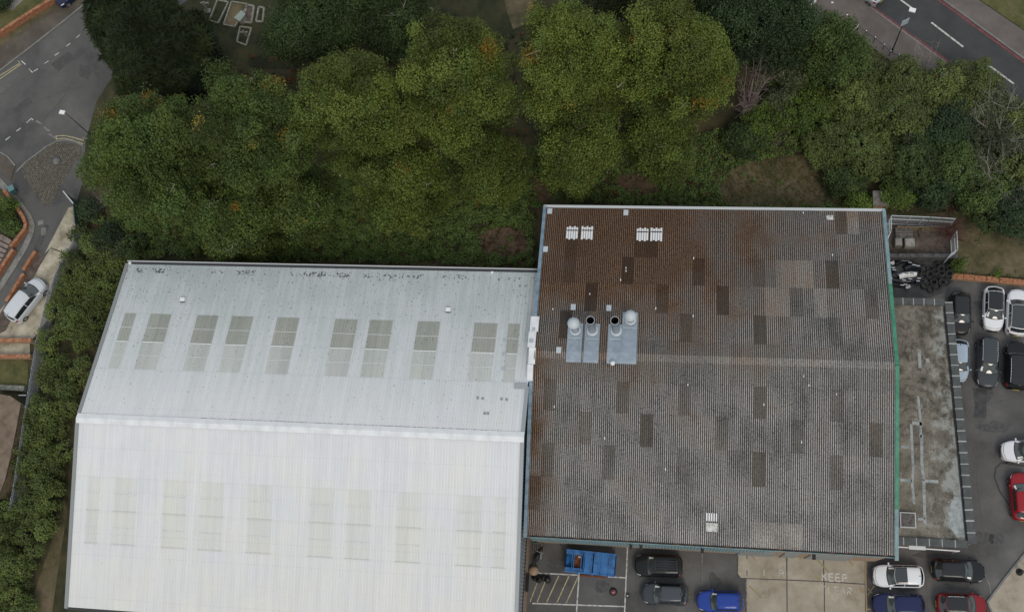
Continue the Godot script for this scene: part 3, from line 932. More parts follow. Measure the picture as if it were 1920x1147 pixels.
func brown_warehouse() -> void:
	var t := thing("warehouse", "warehouse with mossy brown corrugated cement roof and four flues", "warehouse")
	gable_walls("brickwork", t, M.brick_tan, BX0 + 0.28, BX1 - 0.3, BZ0 + 0.3, BZ1 + 0.06, 0.0, 0.0, 6.65, 9.4)
	var m := roof_mat(roof_picture(51, 1024, 1024, "moss"), 0.92)
	var area := Rect2(BX0, BZ0, BX1 - BX0, BZ1 - BZ0)
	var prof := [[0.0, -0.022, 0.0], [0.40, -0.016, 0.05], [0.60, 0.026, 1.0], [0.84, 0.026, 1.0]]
	var rows := [[BZ0, -11.9], [-11.9, -9.3], [-9.3, -6.7], [-6.7, -4.05], [-4.05, -1.35], [1.9, 4.5], [4.5, 7.1], [7.1, 9.8], [9.8, 12.5], [12.5, BZ1]]
	var dark := {}
	var cols := 29
	var sw := (BX1 - BX0) / cols
	for d in [[2, 24.36], [2, 18.67], [2, 12.84], [2, 7.44], [2, 2.1], [3, 21.42], [3, 27.27], [3, 15.71], [3, 9.81], [3, 3.94], [4, 24.32], [4, 18.48], [4, 12.67], [4, 2.0], [1, 2.3], [1, 3.4], [1, 8.6], [1, 9.5], [5, 6.97], [5, 12.55], [5, 18.55], [5, 24.3], [5, 0.9], [6, 3.91], [6, 9.62], [6, 15.58], [6, 21.41], [6, 27.22], [7, 6.77], [7, 12.46], [7, 18.55], [7, 24.39], [7, 1.0], [8, 0.6], [0, 24.9]]:
		dark["%d %d" % [d[0], int((d[1] - BX0) / sw)]] = true
	var light := {"9 20": true, "9 21": true, "9 19": true, "0 26": true, "2 20": true, "2 21": true, "3 20": true, "2 22": true, "3 23": true, "3 19": true, "9 18": true}
	rng.seed = 6
	for c in cols:
		for k in rows.size():
			var key := "%d %d" % [k, c]
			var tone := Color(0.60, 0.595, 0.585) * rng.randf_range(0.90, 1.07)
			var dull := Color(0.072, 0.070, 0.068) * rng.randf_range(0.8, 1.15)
			var n := "roof_sheet"
			if dark.has(key):
				n = "rooflight"
				var fade := rng.randf_range(0.0, 0.6)
				tone = (Color(0.175, 0.157, 0.132) * rng.randf_range(0.85, 1.15)).lerp(tone, fade)
				dull = Color(0.11, 0.10, 0.085).lerp(dull, fade)
			elif light.has(key):
				tone = Color(0.62, 0.60, 0.57) * rng.randf_range(0.9, 1.05)
				dull = Color(0.24, 0.23, 0.215)
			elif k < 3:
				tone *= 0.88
			tone.a = 1.0
			dull.a = 1.0
			var r: Array = rows[k]
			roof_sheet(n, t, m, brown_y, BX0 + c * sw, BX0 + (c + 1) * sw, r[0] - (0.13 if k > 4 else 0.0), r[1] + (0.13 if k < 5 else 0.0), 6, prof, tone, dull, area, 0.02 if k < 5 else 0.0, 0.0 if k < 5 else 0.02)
	# ridge pieces, bent over the top
	var over := func(z: float) -> float: return brown_y(maxf(absf(z), 0.34)) + (0.05 if absf(z) < 0.5 else 0.0)
	for c in cols:
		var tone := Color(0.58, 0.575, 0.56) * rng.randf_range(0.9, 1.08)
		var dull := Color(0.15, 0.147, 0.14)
		tone.a = 1.0
		dull.a = 1.0
		for r in [[-1.5, -0.30], [-0.30, 0.30], [0.30, 2.0]]:
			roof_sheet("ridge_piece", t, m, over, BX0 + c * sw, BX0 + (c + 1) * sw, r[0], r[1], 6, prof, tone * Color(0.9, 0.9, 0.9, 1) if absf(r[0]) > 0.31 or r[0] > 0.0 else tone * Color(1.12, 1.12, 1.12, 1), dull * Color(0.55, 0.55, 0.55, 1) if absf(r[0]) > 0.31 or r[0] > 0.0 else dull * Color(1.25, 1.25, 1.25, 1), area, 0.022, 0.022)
	# white corrugated plastic panels let into the north slope
	for p in [Vector3(2.32, 7.40, -11.61), Vector3(3.63, 7.40, -11.63), Vector3(8.46, 7.40, -11.56), Vector3(9.65, 7.40, -11.58)]:
		var st := mb()
		for k in 5:
			box(st, Vector3(p.x - 0.42 + k * 0.21, brown_y(p.z) + 0.052, p.z), Vector3(0.168, 0.03, 1.35 if (k + int(p.x)) % 2 else 1.15), Basis(Vector3.RIGHT, -0.19))
		obj("white_panel", st, M.white, t)
		st = mb()
		box(st, Vector3(p.x, brown_y(p.z - 0.25) + 0.06, p.z - 0.25), Vector3(0.95, 0.04, 0.10), Basis(Vector3.RIGHT, -0.19))
		obj("panel_strap", st, M.gutter_rust, t)
	for k in 5:
		var w := Vector3(14.65, 7.50, 12.33)
		var sp := mb()
		box(sp, Vector3(w.x - 0.38 + k * 0.19, brown_y(w.z) + 0.06, w.z), Vector3(0.10, 0.05, 0.62), Basis(Vector3.RIGHT, 0.19))
		obj("white_panel", sp, M.white, t)
	for p in [Vector3(24.34, 7.20, -13.51), Vector3(14.67, 7.40, 13.12)]:
		var st := mb()
		box(st, Vector3(p.x, brown_y(p.z) + 0.055, p.z), Vector3(0.55 if p.z < 0 else 0.92, 0.04, 0.45 if p.z < 0 else 0.68), Basis(Vector3.RIGHT, -0.19 if p.z < 0 else 0.19))
		obj("white_patch", st, M.patch_white, t)
	# loose slivers of bright sheet and bird droppings
	for p in [Vector3(7.16, 8.00, -8.24), Vector3(7.17, 8.00, -7.95), Vector3(6.75, 8.30, -7.08), Vector3(12.87, 7.90, -9.31), Vector3(4.20, 8.60, -5.68), Vector3(9.79, 9.00, -4.48), Vector3(12.88, 9.00, -3.87), Vector3(1.16, 8.80, -4.17), Vector3(12.54, 9.20, 2.06), Vector3(18.59, 8.70, 3.40), Vector3(21.67, 9.30, 1.05), Vector3(1.73, 8.60, 4.21), Vector3(22.08, 9.20, 1.76), Vector3(24.21, 9.00, 2.38), Vector3(22.14, 7.10, -13.96), Vector3(24.38, 7.90, -9.87), Vector3(10.91, 8.00, 8.80), Vector3(5.94, 8.30, 6.55), Vector3(21.56, 8.00, 6.21)]:
		var st := mb()
		box(st, Vector3(p.x, brown_y(p.z) + 0.05, p.z), Vector3(0.07, 0.03, 0.13 + 0.1 * fmod(absf(p.x), 1.0)))
		obj("droppings", st, M.white, t)
	# verges and gutters
	for e in [[BX0 - 0.08, BZ0 - 0.1, -3.4, M.blue_trim], [BX0 - 0.08, 2.2, BZ1 + 0.2, M.blue_trim], [BX1 + 0.12, BZ0 - 0.1, -7.2, M.turquoise], [BX1 + 0.12, -7.2, 0.0, M.green_trim], [BX1 + 0.12, 0.0, 11.0, M.green_trim], [BX1 + 0.12, 11.0, BZ1 + 0.35, M.turquoise]]:
		var st := mb()
		beam(st, Vector3(e[0], brown_y(e[1]) + 0.02, e[1]), Vector3(e[0], brown_y(e[2]) + 0.02, e[2]), 0.28, 0.30)
		obj("verge_board", st, e[3], t)
	var st := mb()
	box(st, Vector3((BX0 + BX1) * 0.5, 6.86, BZ0 - 0.17), Vector3(BX1 - BX0 + 0.4, 0.2, 0.24))
	obj("gutter", st, M.trim_pale, t)
	st = mb()
	box(st, Vector3((BX0 + BX1) * 0.5, 6.82, BZ1 + 0.05), Vector3(BX1 - BX0 - 0.1, 0.16, 0.16))
	obj("gutter", st, M.gutter_rust, t)
	st = mb()
	box(st, Vector3((BX0 + BX1) * 0.5, 6.74, BZ1 + 0.165), Vector3(BX1 - BX0 + 0.2, 0.26, 0.06))
	obj("fascia", st, M.turquoise, t)
	st = mb()
	box(st, Vector3((BX0 + 19.3) * 0.5 + 0.15, 4.55, BZ1 + 0.09), Vector3(19.3 - BX0 - 0.1, 4.1, 0.08))
	obj("cladding", st, M.turquoise, t)
	st = mb()
	var x := BX0 + 0.2
	while x < 19.2:
		box(st, Vector3(x, 4.55, BZ1 + 0.14), Vector3(0.10, 4.06, 0.06))
		x += 0.26
	var ribs := obj("cladding_rib", st, M.turquoise_pale, t)
	ribs.set_meta("kind", "stuff")
	for d in [[26.08, 22.73], [21.88, 20.70], [19.98, 17.13]]:
		st = mb()
		box(st, Vector3((d[0] + d[1]) * 0.5, 2.1, BZ1 + 0.10), Vector3(absf(d[0] - d[1]), 4.2, 0.14))
		obj("roller_door", st, M.trim_grey, t)
	for p in [Vector3(8.27, 5.60, 14.79), Vector3(9.09, 5.60, 14.62), Vector3(14.03, 5.00, 14.68), Vector3(22.81, 5.50, 14.51)]:
		st = mb()
		box(st, Vector3(p.x, 5.4, BZ1 + 0.34), Vector3(0.24, 0.3, 0.42))
		obj("flood_light", st, M.white if p.x < 8 and p.x > 6.0 and p.x < 7.6 else M.black, t)
	# the white flashing that laps on to the neighbour
	st = mb()
	for k in 4:
		var za := -3.4 + k * 1.42
		beam(st, Vector3(-0.28 - 0.1 * (k % 2), brown_y(za) + 0.18 - 0.1 * (k / 3.0), za), Vector3(-0.28 - 0.1 * (k % 2), brown_y(za + 1.4) + 0.18 - 0.1 * (k / 3.0), za + 1.4), 0.72 - 0.08 * k, 0.06)
	obj("white_flashing", st, M.white_roof_trim, t)
	for p in [[Vector3(-0.30, 0, -2.2), 0.24], [Vector3(-0.42, 0, -1.15), 0.34]]:
		st = mb()
		box(st, Vector3(p[0].x, brown_y(p[0].z) + 0.24, p[0].z), Vector3(p[1], 0.03, 0.28))
		obj("flashing_patch", st, M.galv, t)
	# small sheet-metal patches
	for p in [Vector3(0.19, 7.00, -13.80), Vector3(6.94, 7.00, -13.74), Vector3(0.10, 7.80, -9.93), Vector3(2.87, 8.80, -4.40), Vector3(5.88, 8.80, -4.39), Vector3(1.92, 9.50, -0.42)]:
		st = mb()
		box(st, Vector3(p.x, brown_y(p.z) + 0.07, p.z), Vector3(0.42, 0.05, 0.55), Basis(Vector3.RIGHT, -0.19))
		obj("metal_patch", st, M.galv_pale, t)

func flue_sheet(n: String, parent: Node, x0: float, x1: float, z0: float, z1: float) -> void:
	var st := mb()
	for s in [[z0, minf(z1, -0.35)], [-0.35, 0.35], [0.35, z1]]:
		if s[1] - s[0] < 0.02 or s[0] < z0 - 0.01:
			continue
		var ya := brown_y(maxf(absf(s[0]), 0.34)) + 0.12
		var yb := brown_y(maxf(absf(s[1]), 0.34)) + 0.12
		quad(st, Vector3(x0, ya, s[0]), Vector3(x1, ya, s[0]), Vector3(x1, yb, s[1]), Vector3(x0, yb, s[1]))
		quad(st, Vector3(x1, ya - 0.14, s[0]), Vector3(x1, ya, s[0]), Vector3(x1, yb, s[1]), Vector3(x1, yb - 0.14, s[1]))
		quad(st, Vector3(x0, ya - 0.14, s[0]), Vector3(x0, ya, s[0]), Vector3(x0, yb, s[1]), Vector3(x0, yb - 0.14, s[1]))
	quad(st, Vector3(x0, brown_y(z0) - 0.02, z0), Vector3(x1, brown_y(z0) - 0.02, z0), Vector3(x1, brown_y(z0) + 0.12, z0), Vector3(x0, brown_y(z0) + 0.12, z0))
	obj(n, st, M.steel_blue, parent)

func flue(label: String, x: float, z: float, r: float, h: float, capped: bool, sheet_x0: float, sheet_x1: float, z0: float, z1: float) -> Node3D:
	var y := brown_y(z)
	var t := thing("flue", label, "flue")
	var st := mb(true)
	lathe(st, [Vector2(r * 1.42, y - 0.1), Vector2(r * 1.40, y + 0.26), Vector2(r * 1.28, y + 0.31), Vector2(r, y + 0.34)], 28, Vector3(x, 0, z))
	obj("collar", st, M.galv_pale, t)
	st = mb(true)
	if capped:
		lathe(st, [Vector2(r * 0.92, y), Vector2(r * 0.92, y + h)], 28, Vector3(x, 0, z))
	else:
		lathe(st, [Vector2(r, y), Vector2(r, y + h - 0.05), Vector2(r * 1.06, y + h - 0.04), Vector2(r * 1.06, y + h), Vector2(r * 0.93, y + h), Vector2(r * 0.93, y + h - 1.0)], 28, Vector3(x, 0, z))
	obj("pipe", st, M.galv, t)
	st = mb(true)
	if capped:
		lathe(st, [Vector2(0, y + h + 0.52), Vector2(r * 0.8, y + h + 0.36), Vector2(r * 1.52, y + h + 0.20)], 32, Vector3(x, 0, z))
		lathe(st, [Vector2(r * 1.52, y + h + 0.20), Vector2(r * 1.52, y + h + 0.12), Vector2(r * 1.40, y + h + 0.12)], 32, Vector3(x, 0, z))
		obj("cowl", st, M.galv_pale, t)
	else:
		lathe(st, [Vector2(0, y + 0.2), Vector2(r * 0.92, y + 0.2), Vector2(r * 0.92, y + h - 0.06)], 28, Vector3(x, 0, z))
		obj("flue_lining", st, M.black, t)
	if sheet_x1 > sheet_x0:
		flue_sheet("flashing_sheet", t, sheet_x0, sheet_x1, z0, z1)
		st = mb()
		box(st, Vector3((sheet_x0 + sheet_x1) * 0.5, brown_y(z + r * 2.1) + 0.135, z + r * 2.1), Vector3((sheet_x1 - sheet_x0) * 0.86, 0.03, 0.05))
		obj("sheet_seam", st, M.galv_pale, t)
	return t

# ------------------------------------------------------------------ the flat-roofed extension
func extension() -> void:
	var t := thing("extension", "flat roofed brick extension with silted felt roof and dark parapet coping", "building")
	var x0 := 28.95
	var x1 := 34.65
	var x2 := 35.45
	var z0 := -7.35
	var z1 := 13.0
	var st := mb()
	prism(st, [Vector2(x0, z0), Vector2(x1, z0), Vector2(x2, z1), Vector2(x0, z1)], 0.0, 3.0)
	obj("brickwork", st, M.brick, t)
	st = SurfaceTool.new()
	st.begin(Mesh.PRIMITIVE_TRIANGLES)
	st.set_smooth_group(-1)
	for q in [[0, 0], [1, 0], [1, 1], [0, 0], [1, 1], [0, 1]]:
		st.set_uv(Vector2(q[0], q[1]))
		st.set_color(Color(0.72, 0.72, 0.72))
		st.add_vertex(Vector3(x0 if q[0] == 0 else (x1 if q[1] == 0 else x2), 3.02, z0 if q[1] == 0 else z1))
	obj("felt_roof", st, roof_mat(roof_picture(61, 400, 1300, "felt"), 0.9), t)
	# coping of felted slabs with pale joints
	var n := 22
	var tilt := Basis(Vector3.UP, atan2(x2 - x1, z1 - z0))
	for k in n:
		var za := lerpf(z0, z1, float(k) / n)
		var xa := lerpf(x1, x2, float(k) / n)
		var jit := 0.03 * sin(k * 2.7)
		st = mb()
		box(st, Vector3(xa + 0.06 + 0.5 * (x2 - x1) / n, 3.16, za + 0.5 * (z1 - z0) / n), Vector3(0.62, 0.28 + 0.01 * sin(k * 1.9), (z1 - z0) / n - 0.09), tilt)
		obj("coping_slab", st, M.felt_dark, t)
		st = mb()
		box(st, Vector3(xa + 0.06, 3.155, za + jit), Vector3(0.635, 0.285, 0.09 + 0.03 * (k % 3)), tilt * Basis(Vector3.UP, jit))
		obj("coping_joint", st, M.mortar, t)
	for e in [z0 - 0.02, z1 + 0.02]:
		for k in 6:
			var xr: float = x1 if e < 0.0 else x2
			var xa := lerpf(x0 + 0.25, xr - 0.25, k / 6.0)
			var w := (xr - x0 - 0.5) / 6.0
			st = mb()
			box(st, Vector3(xa + w * 0.5, 3.16, e), Vector3(w - 0.07, 0.28, 0.58))
			obj("coping_slab", st, M.felt_dark, t)
			st = mb()
			box(st, Vector3(xa, 3.155, e), Vector3(0.08, 0.285, 0.595))
			obj("coping_joint", st, M.mortar, t)
	st = mb()
	box(st, Vector3((x1 + x2) * 0.5 - 0.32, 3.08, (z0 + z1) * 0.5), Vector3(0.09, 0.13, z1 - z0 - 0.8), tilt)
	obj("felt_upstand", st, M.bitumen, t)
	# torched repair strips along the seams
	for s in [[Vector2(31.89, 0.89), Vector2(32.01, 3.07), Vector2(31.95, 4.42)], [Vector2(31.23, 3.33), Vector2(31.24, 7.13), Vector2(31.11, 8.23), Vector2(31.21, 9.97)], [Vector2(32.05, 4.20), Vector2(31.95, 6.56), Vector2(32.04, 8.19), Vector2(31.98, 11.66)], [Vector2(31.32, 3.23), Vector2(32.13, 3.29)], [Vector2(30.34, 5.30), Vector2(31.15, 5.27)], [Vector2(30.15, 8.06), Vector2(31.12, 8.06)], [Vector2(31.88, 8.02), Vector2(33.18, 8.05)], [Vector2(31.46, 11.17), Vector2(32.04, 11.14)], [Vector2(34.86, 8.05), Vector2(34.95, 11.07), Vector2(35.04, 12.38)], [Vector2(32.15, -3.17), Vector2(32.16, -1.53)], [Vector2(32.76, -2.39), Vector2(32.84, -2.02)]]:
		st = mb()
		ribbon(st, s, 0.16 + 0.14 * fmod(absf(s[0].y) * 3.7, 1.0), 3.02, 3.034)
		obj("repair_strip", st, M.felt_patch, t)
	st = mb()
	sheet(st, [Vector2(34.38, 9.16), Vector2(34.87, 9.35), Vector2(34.96, 12.35), Vector2(34.42, 12.50), Vector2(34.00, 11.76), Vector2(33.82, 10.49)], 3.03)
	obj("repair_sheet", st, M.felt_patch, t)
	# roof hatch
	var c := Vector3(30.61, 3.20, 11.32)
	st = mb()
	box(st, c + Vector3(0, -0.05, 0), Vector3(1.25, 0.28, 1.25))
	obj("hatch_kerb", st, M.trim_pale, t)
	st = mb()
	box(st, c + Vector3(0, 0.095, 0), Vector3(1.08, 0.03, 1.08))
	obj("hatch_lid", st, M.wood_grey, t)
	st = mb()
	tube(st, Vector3(28.9, 2.5, z1 + 0.42), Vector3(34.7, 2.46, z1 + 0.50), 0.06, 0.06, 8)
	tube(st, Vector3(34.7, 2.46, z1 + 0.50), Vector3(34.75, 0.0, z1 + 0.46), 0.05, 0.05, 8)
	obj("drain_pipe", st, M.white, t)
	st = mb()
	box(st, Vector3(31.4, 2.55, z1 + 0.44), Vector3(1.3, 0.12, 0.30))
	obj("light_box", st, M.white, t)

func tyre_shape() -> SurfaceTool:
	var st := mb(true)
	lathe(st, [Vector2(0.20, -0.07), Vector2(0.24, -0.105), Vector2(0.31, -0.11), Vector2(0.335, -0.07), Vector2(0.335, 0.07), Vector2(0.31, 0.11), Vector2(0.24, 0.105), Vector2(0.20, 0.07)], 22)
	return st

func wall_line(n: String, label: String, cat: String, pts: Array, w: float, h: float, wall_m: Material, cope_m: Material, y0 := 0.0) -> Node3D:
	var t := thing(n, label, cat)
	var st := mb()
	ribbon(st, pts, w, y0 - 0.05, h - 0.06)
	obj("brickwork", st, wall_m, t)
	for k in pts.size() - 1:
		var a: Vector2 = pts[k]
		var b: Vector2 = pts[k + 1]
		var parts := maxi(1, int(a.distance_to(b) / 0.9))
		for i in parts:
			st = mb()
			var p: Vector2 = a.lerp(b, (i + 0.02) / parts)
			var q: Vector2 = a.lerp(b, (i + 0.98) / parts)
			beam(st, Vector3(p.x, h, p.y), Vector3(q.x, h, q.y), w + 0.10, 0.09)
			obj("coping_stone", st, cope_m, t)
	return t

func mesh_fence(label: String, runs: Array, h: float, y0: float) -> Node3D:
	var t := thing("mesh_fence", label, "fence")
	for r in runs:
		for k in r.size() - 1:
			var a: Vector2 = r[k]
			var b: Vector2 = r[k + 1]
			var n := maxi(1, roundi(a.distance_to(b) / 1.4))
			for i in n + 1:
				var p := a.lerp(b, float(i) / n)
				var st := mb()
				tube(st, Vector3(p.x, y0, p.y), Vector3(p.x, y0 + h + 0.08, p.y), 0.035, 0.035, 6)
				obj("post", st, M.galv_pale, t)
			for yy in [h, h * 0.62, 0.15]:
				var st := mb()
				beam(st, Vector3(a.x, y0 + yy, a.y), Vector3(b.x, y0 + yy, b.y), 0.055, 0.05)
				obj("rail", st, M.galv_pale, t)
			var st2 := mb()
			var wires := int(a.distance_to(b) / 0.14)
			for i in wires:
				var p := a.lerp(b, (i + 0.5) / wires)
				box(st2, Vector3(p.x, y0 + h * 0.5, p.y), Vector3(0.009, h, 0.009))
			for i in int(h / 0.2):
				beam(st2, Vector3(a.x, y0 + 0.1 + i * 0.2, a.y), Vector3(b.x, y0 + 0.1 + i * 0.2, b.y), 0.009, 0.009)
			var w := obj("wire_mesh", st2, M.galv, t)
			w.set_meta("kind", "stuff")
	return t

func lamp_post(label: String, at: Vector3, h: float, arm: Vector2, plate: bool) -> void:
	var t := thing("street_lamp", label, "street lamp", at)
	var st := mb(true)
	tube(st, Vector3.ZERO, Vector3(0, 1.3, 0), 0.10, 0.09, 10)
	tube(st, Vector3(0, 1.3, 0), Vector3(0, h, 0), 0.065, 0.045, 10)
	obj("post", st, M.lamp_dark, t)
	st = mb()
	beam(st, Vector3(0, h, 0), Vector3(arm.x * 0.35, h + 0.02, arm.y * 0.35), 0.08, 0.06)
	obj("arm", st, M.lamp_dark, t)
	st = mb()
	var a := atan2(-arm.y, arm.x)
	box(st, Vector3(arm.x * 0.55, h + 0.06, arm.y * 0.55), Vector3(0.56, 0.12, 0.40), Basis(Vector3.UP, a))
	obj("lamp_head", st, M.lamp_white, t)
	st = mb()
	box(st, Vector3(arm.x * 0.6, h - 0.012, arm.y * 0.6), Vector3(0.5, 0.03, 0.3), Basis(Vector3.UP, a))
	obj("lens", st, M.rim, t)
	if plate:
		st = mb()
		box(st, Vector3(0.05, h - 1.9, 0.1), Vector3(0.75, 0.9, 0.04), Basis(Vector3.UP, 0.5))
		obj("sign_plate", st, M.galv, t)

func dashes(n: String, m: Material, segs: Array, w: float, y: float) -> void:
	for i in segs.size():
		var st := mb()
		ribbon(st, segs[i], w, y + 0.0007 * i, y + 0.0007 * i)
		struct(n, st, m)

func grave(label: String, corners: Array, w: float, slab: Material, cross: Array) -> void:
	var t := thing("grave", label, "grave")
	for k in corners.size():
		var a: Vector2 = corners[k]
		var b: Vector2 = corners[(k + 1) % corners.size()]
		var st := mb()
		beam(st, Vector3(a.x, 0.1, a.y), Vector3(b.x, 0.1, b.y), w, 0.22)
		obj("kerb_stone", st, M.stone, t)
	if slab:
		var st := mb()
		sheet(st, corners, 0.03)
		obj("bed", st, slab, t)
	if not cross.is_empty():
		var c: Vector2 = cross[0]
		var st := mb()
		box(st, Vector3(c.x, 0.55, c.y), Vector3(0.20, 1.1, 0.14))
		box(st, Vector3(c.x, 0.75, c.y), Vector3(0.75, 0.2, 0.135))
		obj("stone_cross", st, M.stone, t)

func _ready() -> void:
	# ---- camera, sky, sun, exposure
	var cam := Camera3D.new()
	cam.name = "camera"
	cam.transform = Transform3D(Basis(Vector3(0.98958303, -0.12849924, -0.06491054), Vector3(-0.02506063, 0.29023932, -0.95662589), Vector3(0.14176529, 0.94828745, 0.28399563)), Vector3(10.447, 94.51, 21.285))
	cam.fov = 32.168
	cam.near = 1.0
	cam.far = 600.0
	add_child(cam)
	cam.current = true
	var we := WorldEnvironment.new()
	we.name = "world"
	var env := Environment.new()
	env.background_mode = Environment.BG_SKY
	var sky := Sky.new()
	var sm := ProceduralSkyMaterial.new()
	sm.sky_top_color = Color(0.80, 0.83, 0.87)
	sm.sky_horizon_color = Color(0.74, 0.76, 0.79)
	sm.sky_curve = 0.2
	sm.ground_bottom_color = Color(0.2, 0.2, 0.19)
	sm.ground_horizon_color = Color(0.5, 0.51, 0.52)
	sm.sky_energy_multiplier = 1.0
	sky.sky_material = sm
	env.sky = sky
	env.background_energy_multiplier = 1.0
	env.ambient_light_source = Environment.AMBIENT_SOURCE_SKY
	env.tonemap_mode = Environment.TONE_MAPPER_LINEAR
	env.tonemap_exposure = 1.0
	env.sdfgi_enabled = true
	env.ssao_enabled = true
	env.ssil_enabled = true
	we.environment = env
	add_child(we)
	var sun := DirectionalLight3D.new()
	sun.name = "sun"
	sun.light_energy = 0.45
	sun.light_color = Color(1.0, 0.97, 0.92)
	sun.light_angular_distance = 24.0
	sun.shadow_enabled = true
	sun.rotation_degrees = Vector3(-52, 24, 0)
	add_child(sun)

	rng.seed = 11
	make_materials()
	M.rooflight_lap = mat(0.56, 0.56, 0.53, 0.7)
	M.turquoise_pale = mat(0.25, 0.35, 0.365, 0.6)
	M.patch_white = noisy(60, 2.0, [[0.25, 0.24, 0.22], [0.55, 0.55, 0.52], [0.7, 0.7, 0.68]], 0.5, 6, 0.7, 256, 0.7)
	M.lamp_dark = mat(0.06, 0.065, 0.065, 0.5)
	M.silver = mat(0.50, 0.53, 0.56, 0.3, 0.35)
	M.fence_green = mat(0.045, 0.085, 0.08, 0.7)
	M.coping_orange = noisy(62, 3.0, [[0.20, 0.085, 0.045], [0.30, 0.12, 0.06], [0.36, 0.165, 0.085], [0.33, 0.23, 0.15]], 0.9, 6, 0.9, 512, 0.7)
	M.pink_tile_brown = noisy(63, 5.0, [[0.12, 0.088, 0.060], [0.165, 0.122, 0.088], [0.2, 0.155, 0.115]], 1.2, 6, 0.9, 512, 0.65)
	M.cemetery_grass = noisy(64, 18.0, [[0.015, 0.018, 0.007], [0.026, 0.031, 0.011], [0.038, 0.040, 0.015], [0.055, 0.049, 0.022]], 4.0, 8, 0.95, 1024, 0.75)
	M.tomb = mat(0.26, 0.31, 0.29, 0.8)
	M.concrete_block = noisy(65, 3.0, [[0.17, 0.165, 0.145], [0.26, 0.255, 0.23], [0.33, 0.325, 0.3]], 0.6, 6, 0.9, 256)
	M.wall_dark = noisy(66, 3.0, [[0.045, 0.046, 0.046], [0.075, 0.076, 0.076], [0.11, 0.11, 0.108]], 0.6, 6, 0.9, 256)
	M.chamber_lid = noisy(67, 3.0, [[0.11, 0.10, 0.092], [0.15, 0.138, 0.128], [0.19, 0.175, 0.16]], 0.6, 6, 0.9, 256)
	M.tyre = mat(0.022, 0.022, 0.022, 0.75)
	M.scrap_black = paint(0.012, 0.014, 0.02)
	M.screen = mat(0.052, 0.062, 0.060, 0.08)
	M.screen.metallic_specular = 0.85
	M.leaf_soil = noisy(69, 12.0, [[0.026, 0.024, 0.011], [0.050, 0.040, 0.021], [0.075, 0.055, 0.03], [0.10, 0.06, 0.035]], 2.0, 8, 0.95, 1024, 0.8)
	M.stain = noisy(72, 3.0, [[0.050, 0.049, 0.048], [0.068, 0.067, 0.066], [0.092, 0.090, 0.088]], 0.5, 6, 0.7, 512, 0.7)
	M.patch_tar = noisy(73, 5.0, [[0.052, 0.052, 0.051], [0.066, 0.066, 0.065], [0.08, 0.08, 0.078]], 0.8, 7, 0.85, 512, 0.7)
	M.letter_faint = noisy(61, 1.3, [[0.315, 0.283, 0.230], [0.33, 0.30, 0.245], [0.50, 0.47, 0.42], [0.64, 0.61, 0.56]], 0.22, 6, 0.85, 512, 0.85)

	setting()
	white_warehouse()
	brown_warehouse()
	flue("grey flue with a conical cowl, westernmost of four on the brown roof", 3.2, -2.24, 0.33, 2.1, true, 2.55, 3.82, -2.9, 0.58)
	flue("tall open grey flue right beside the cone capped flue", 4.62, -2.24, 0.34, 3.3, false, 3.98, 5.22, -2.9, 0.58)
	flue("tall open grey flue on the wide steel flashing sheet", 6.59, -2.28, 0.34, 3.3, false, 5.93, 7.06, -2.9, 0.58)
	flue("short grey flue with a domed cap, easternmost of four on the brown roof", 7.74, -3.32, 0.33, 1.2, true, 7.063, 8.33, -4.05, 0.58)
	var cv := thing("roof_vent", "little white mushroom vent at the foot of the wide steel sheet", "vent", Vector3(6.43, brown_y(0.6), 0.64))
	var st := mb(true)
	lathe(st, [Vector2(0.09, -0.2), Vector2(0.09, 0.5)], 12)
	obj("pipe", st, M.galv, cv)
	st = mb(true)
	lathe(st, [Vector2(0, 0.66), Vector2(0.15, 0.62), Vector2(0.21, 0.52), Vector2(0.2, 0.46)], 16)
	obj("cap", st, M.white, cv)
	extension()
	yard()
	cars()
	left_side()
	cemetery()
	main_road()
	compound()
	trees()

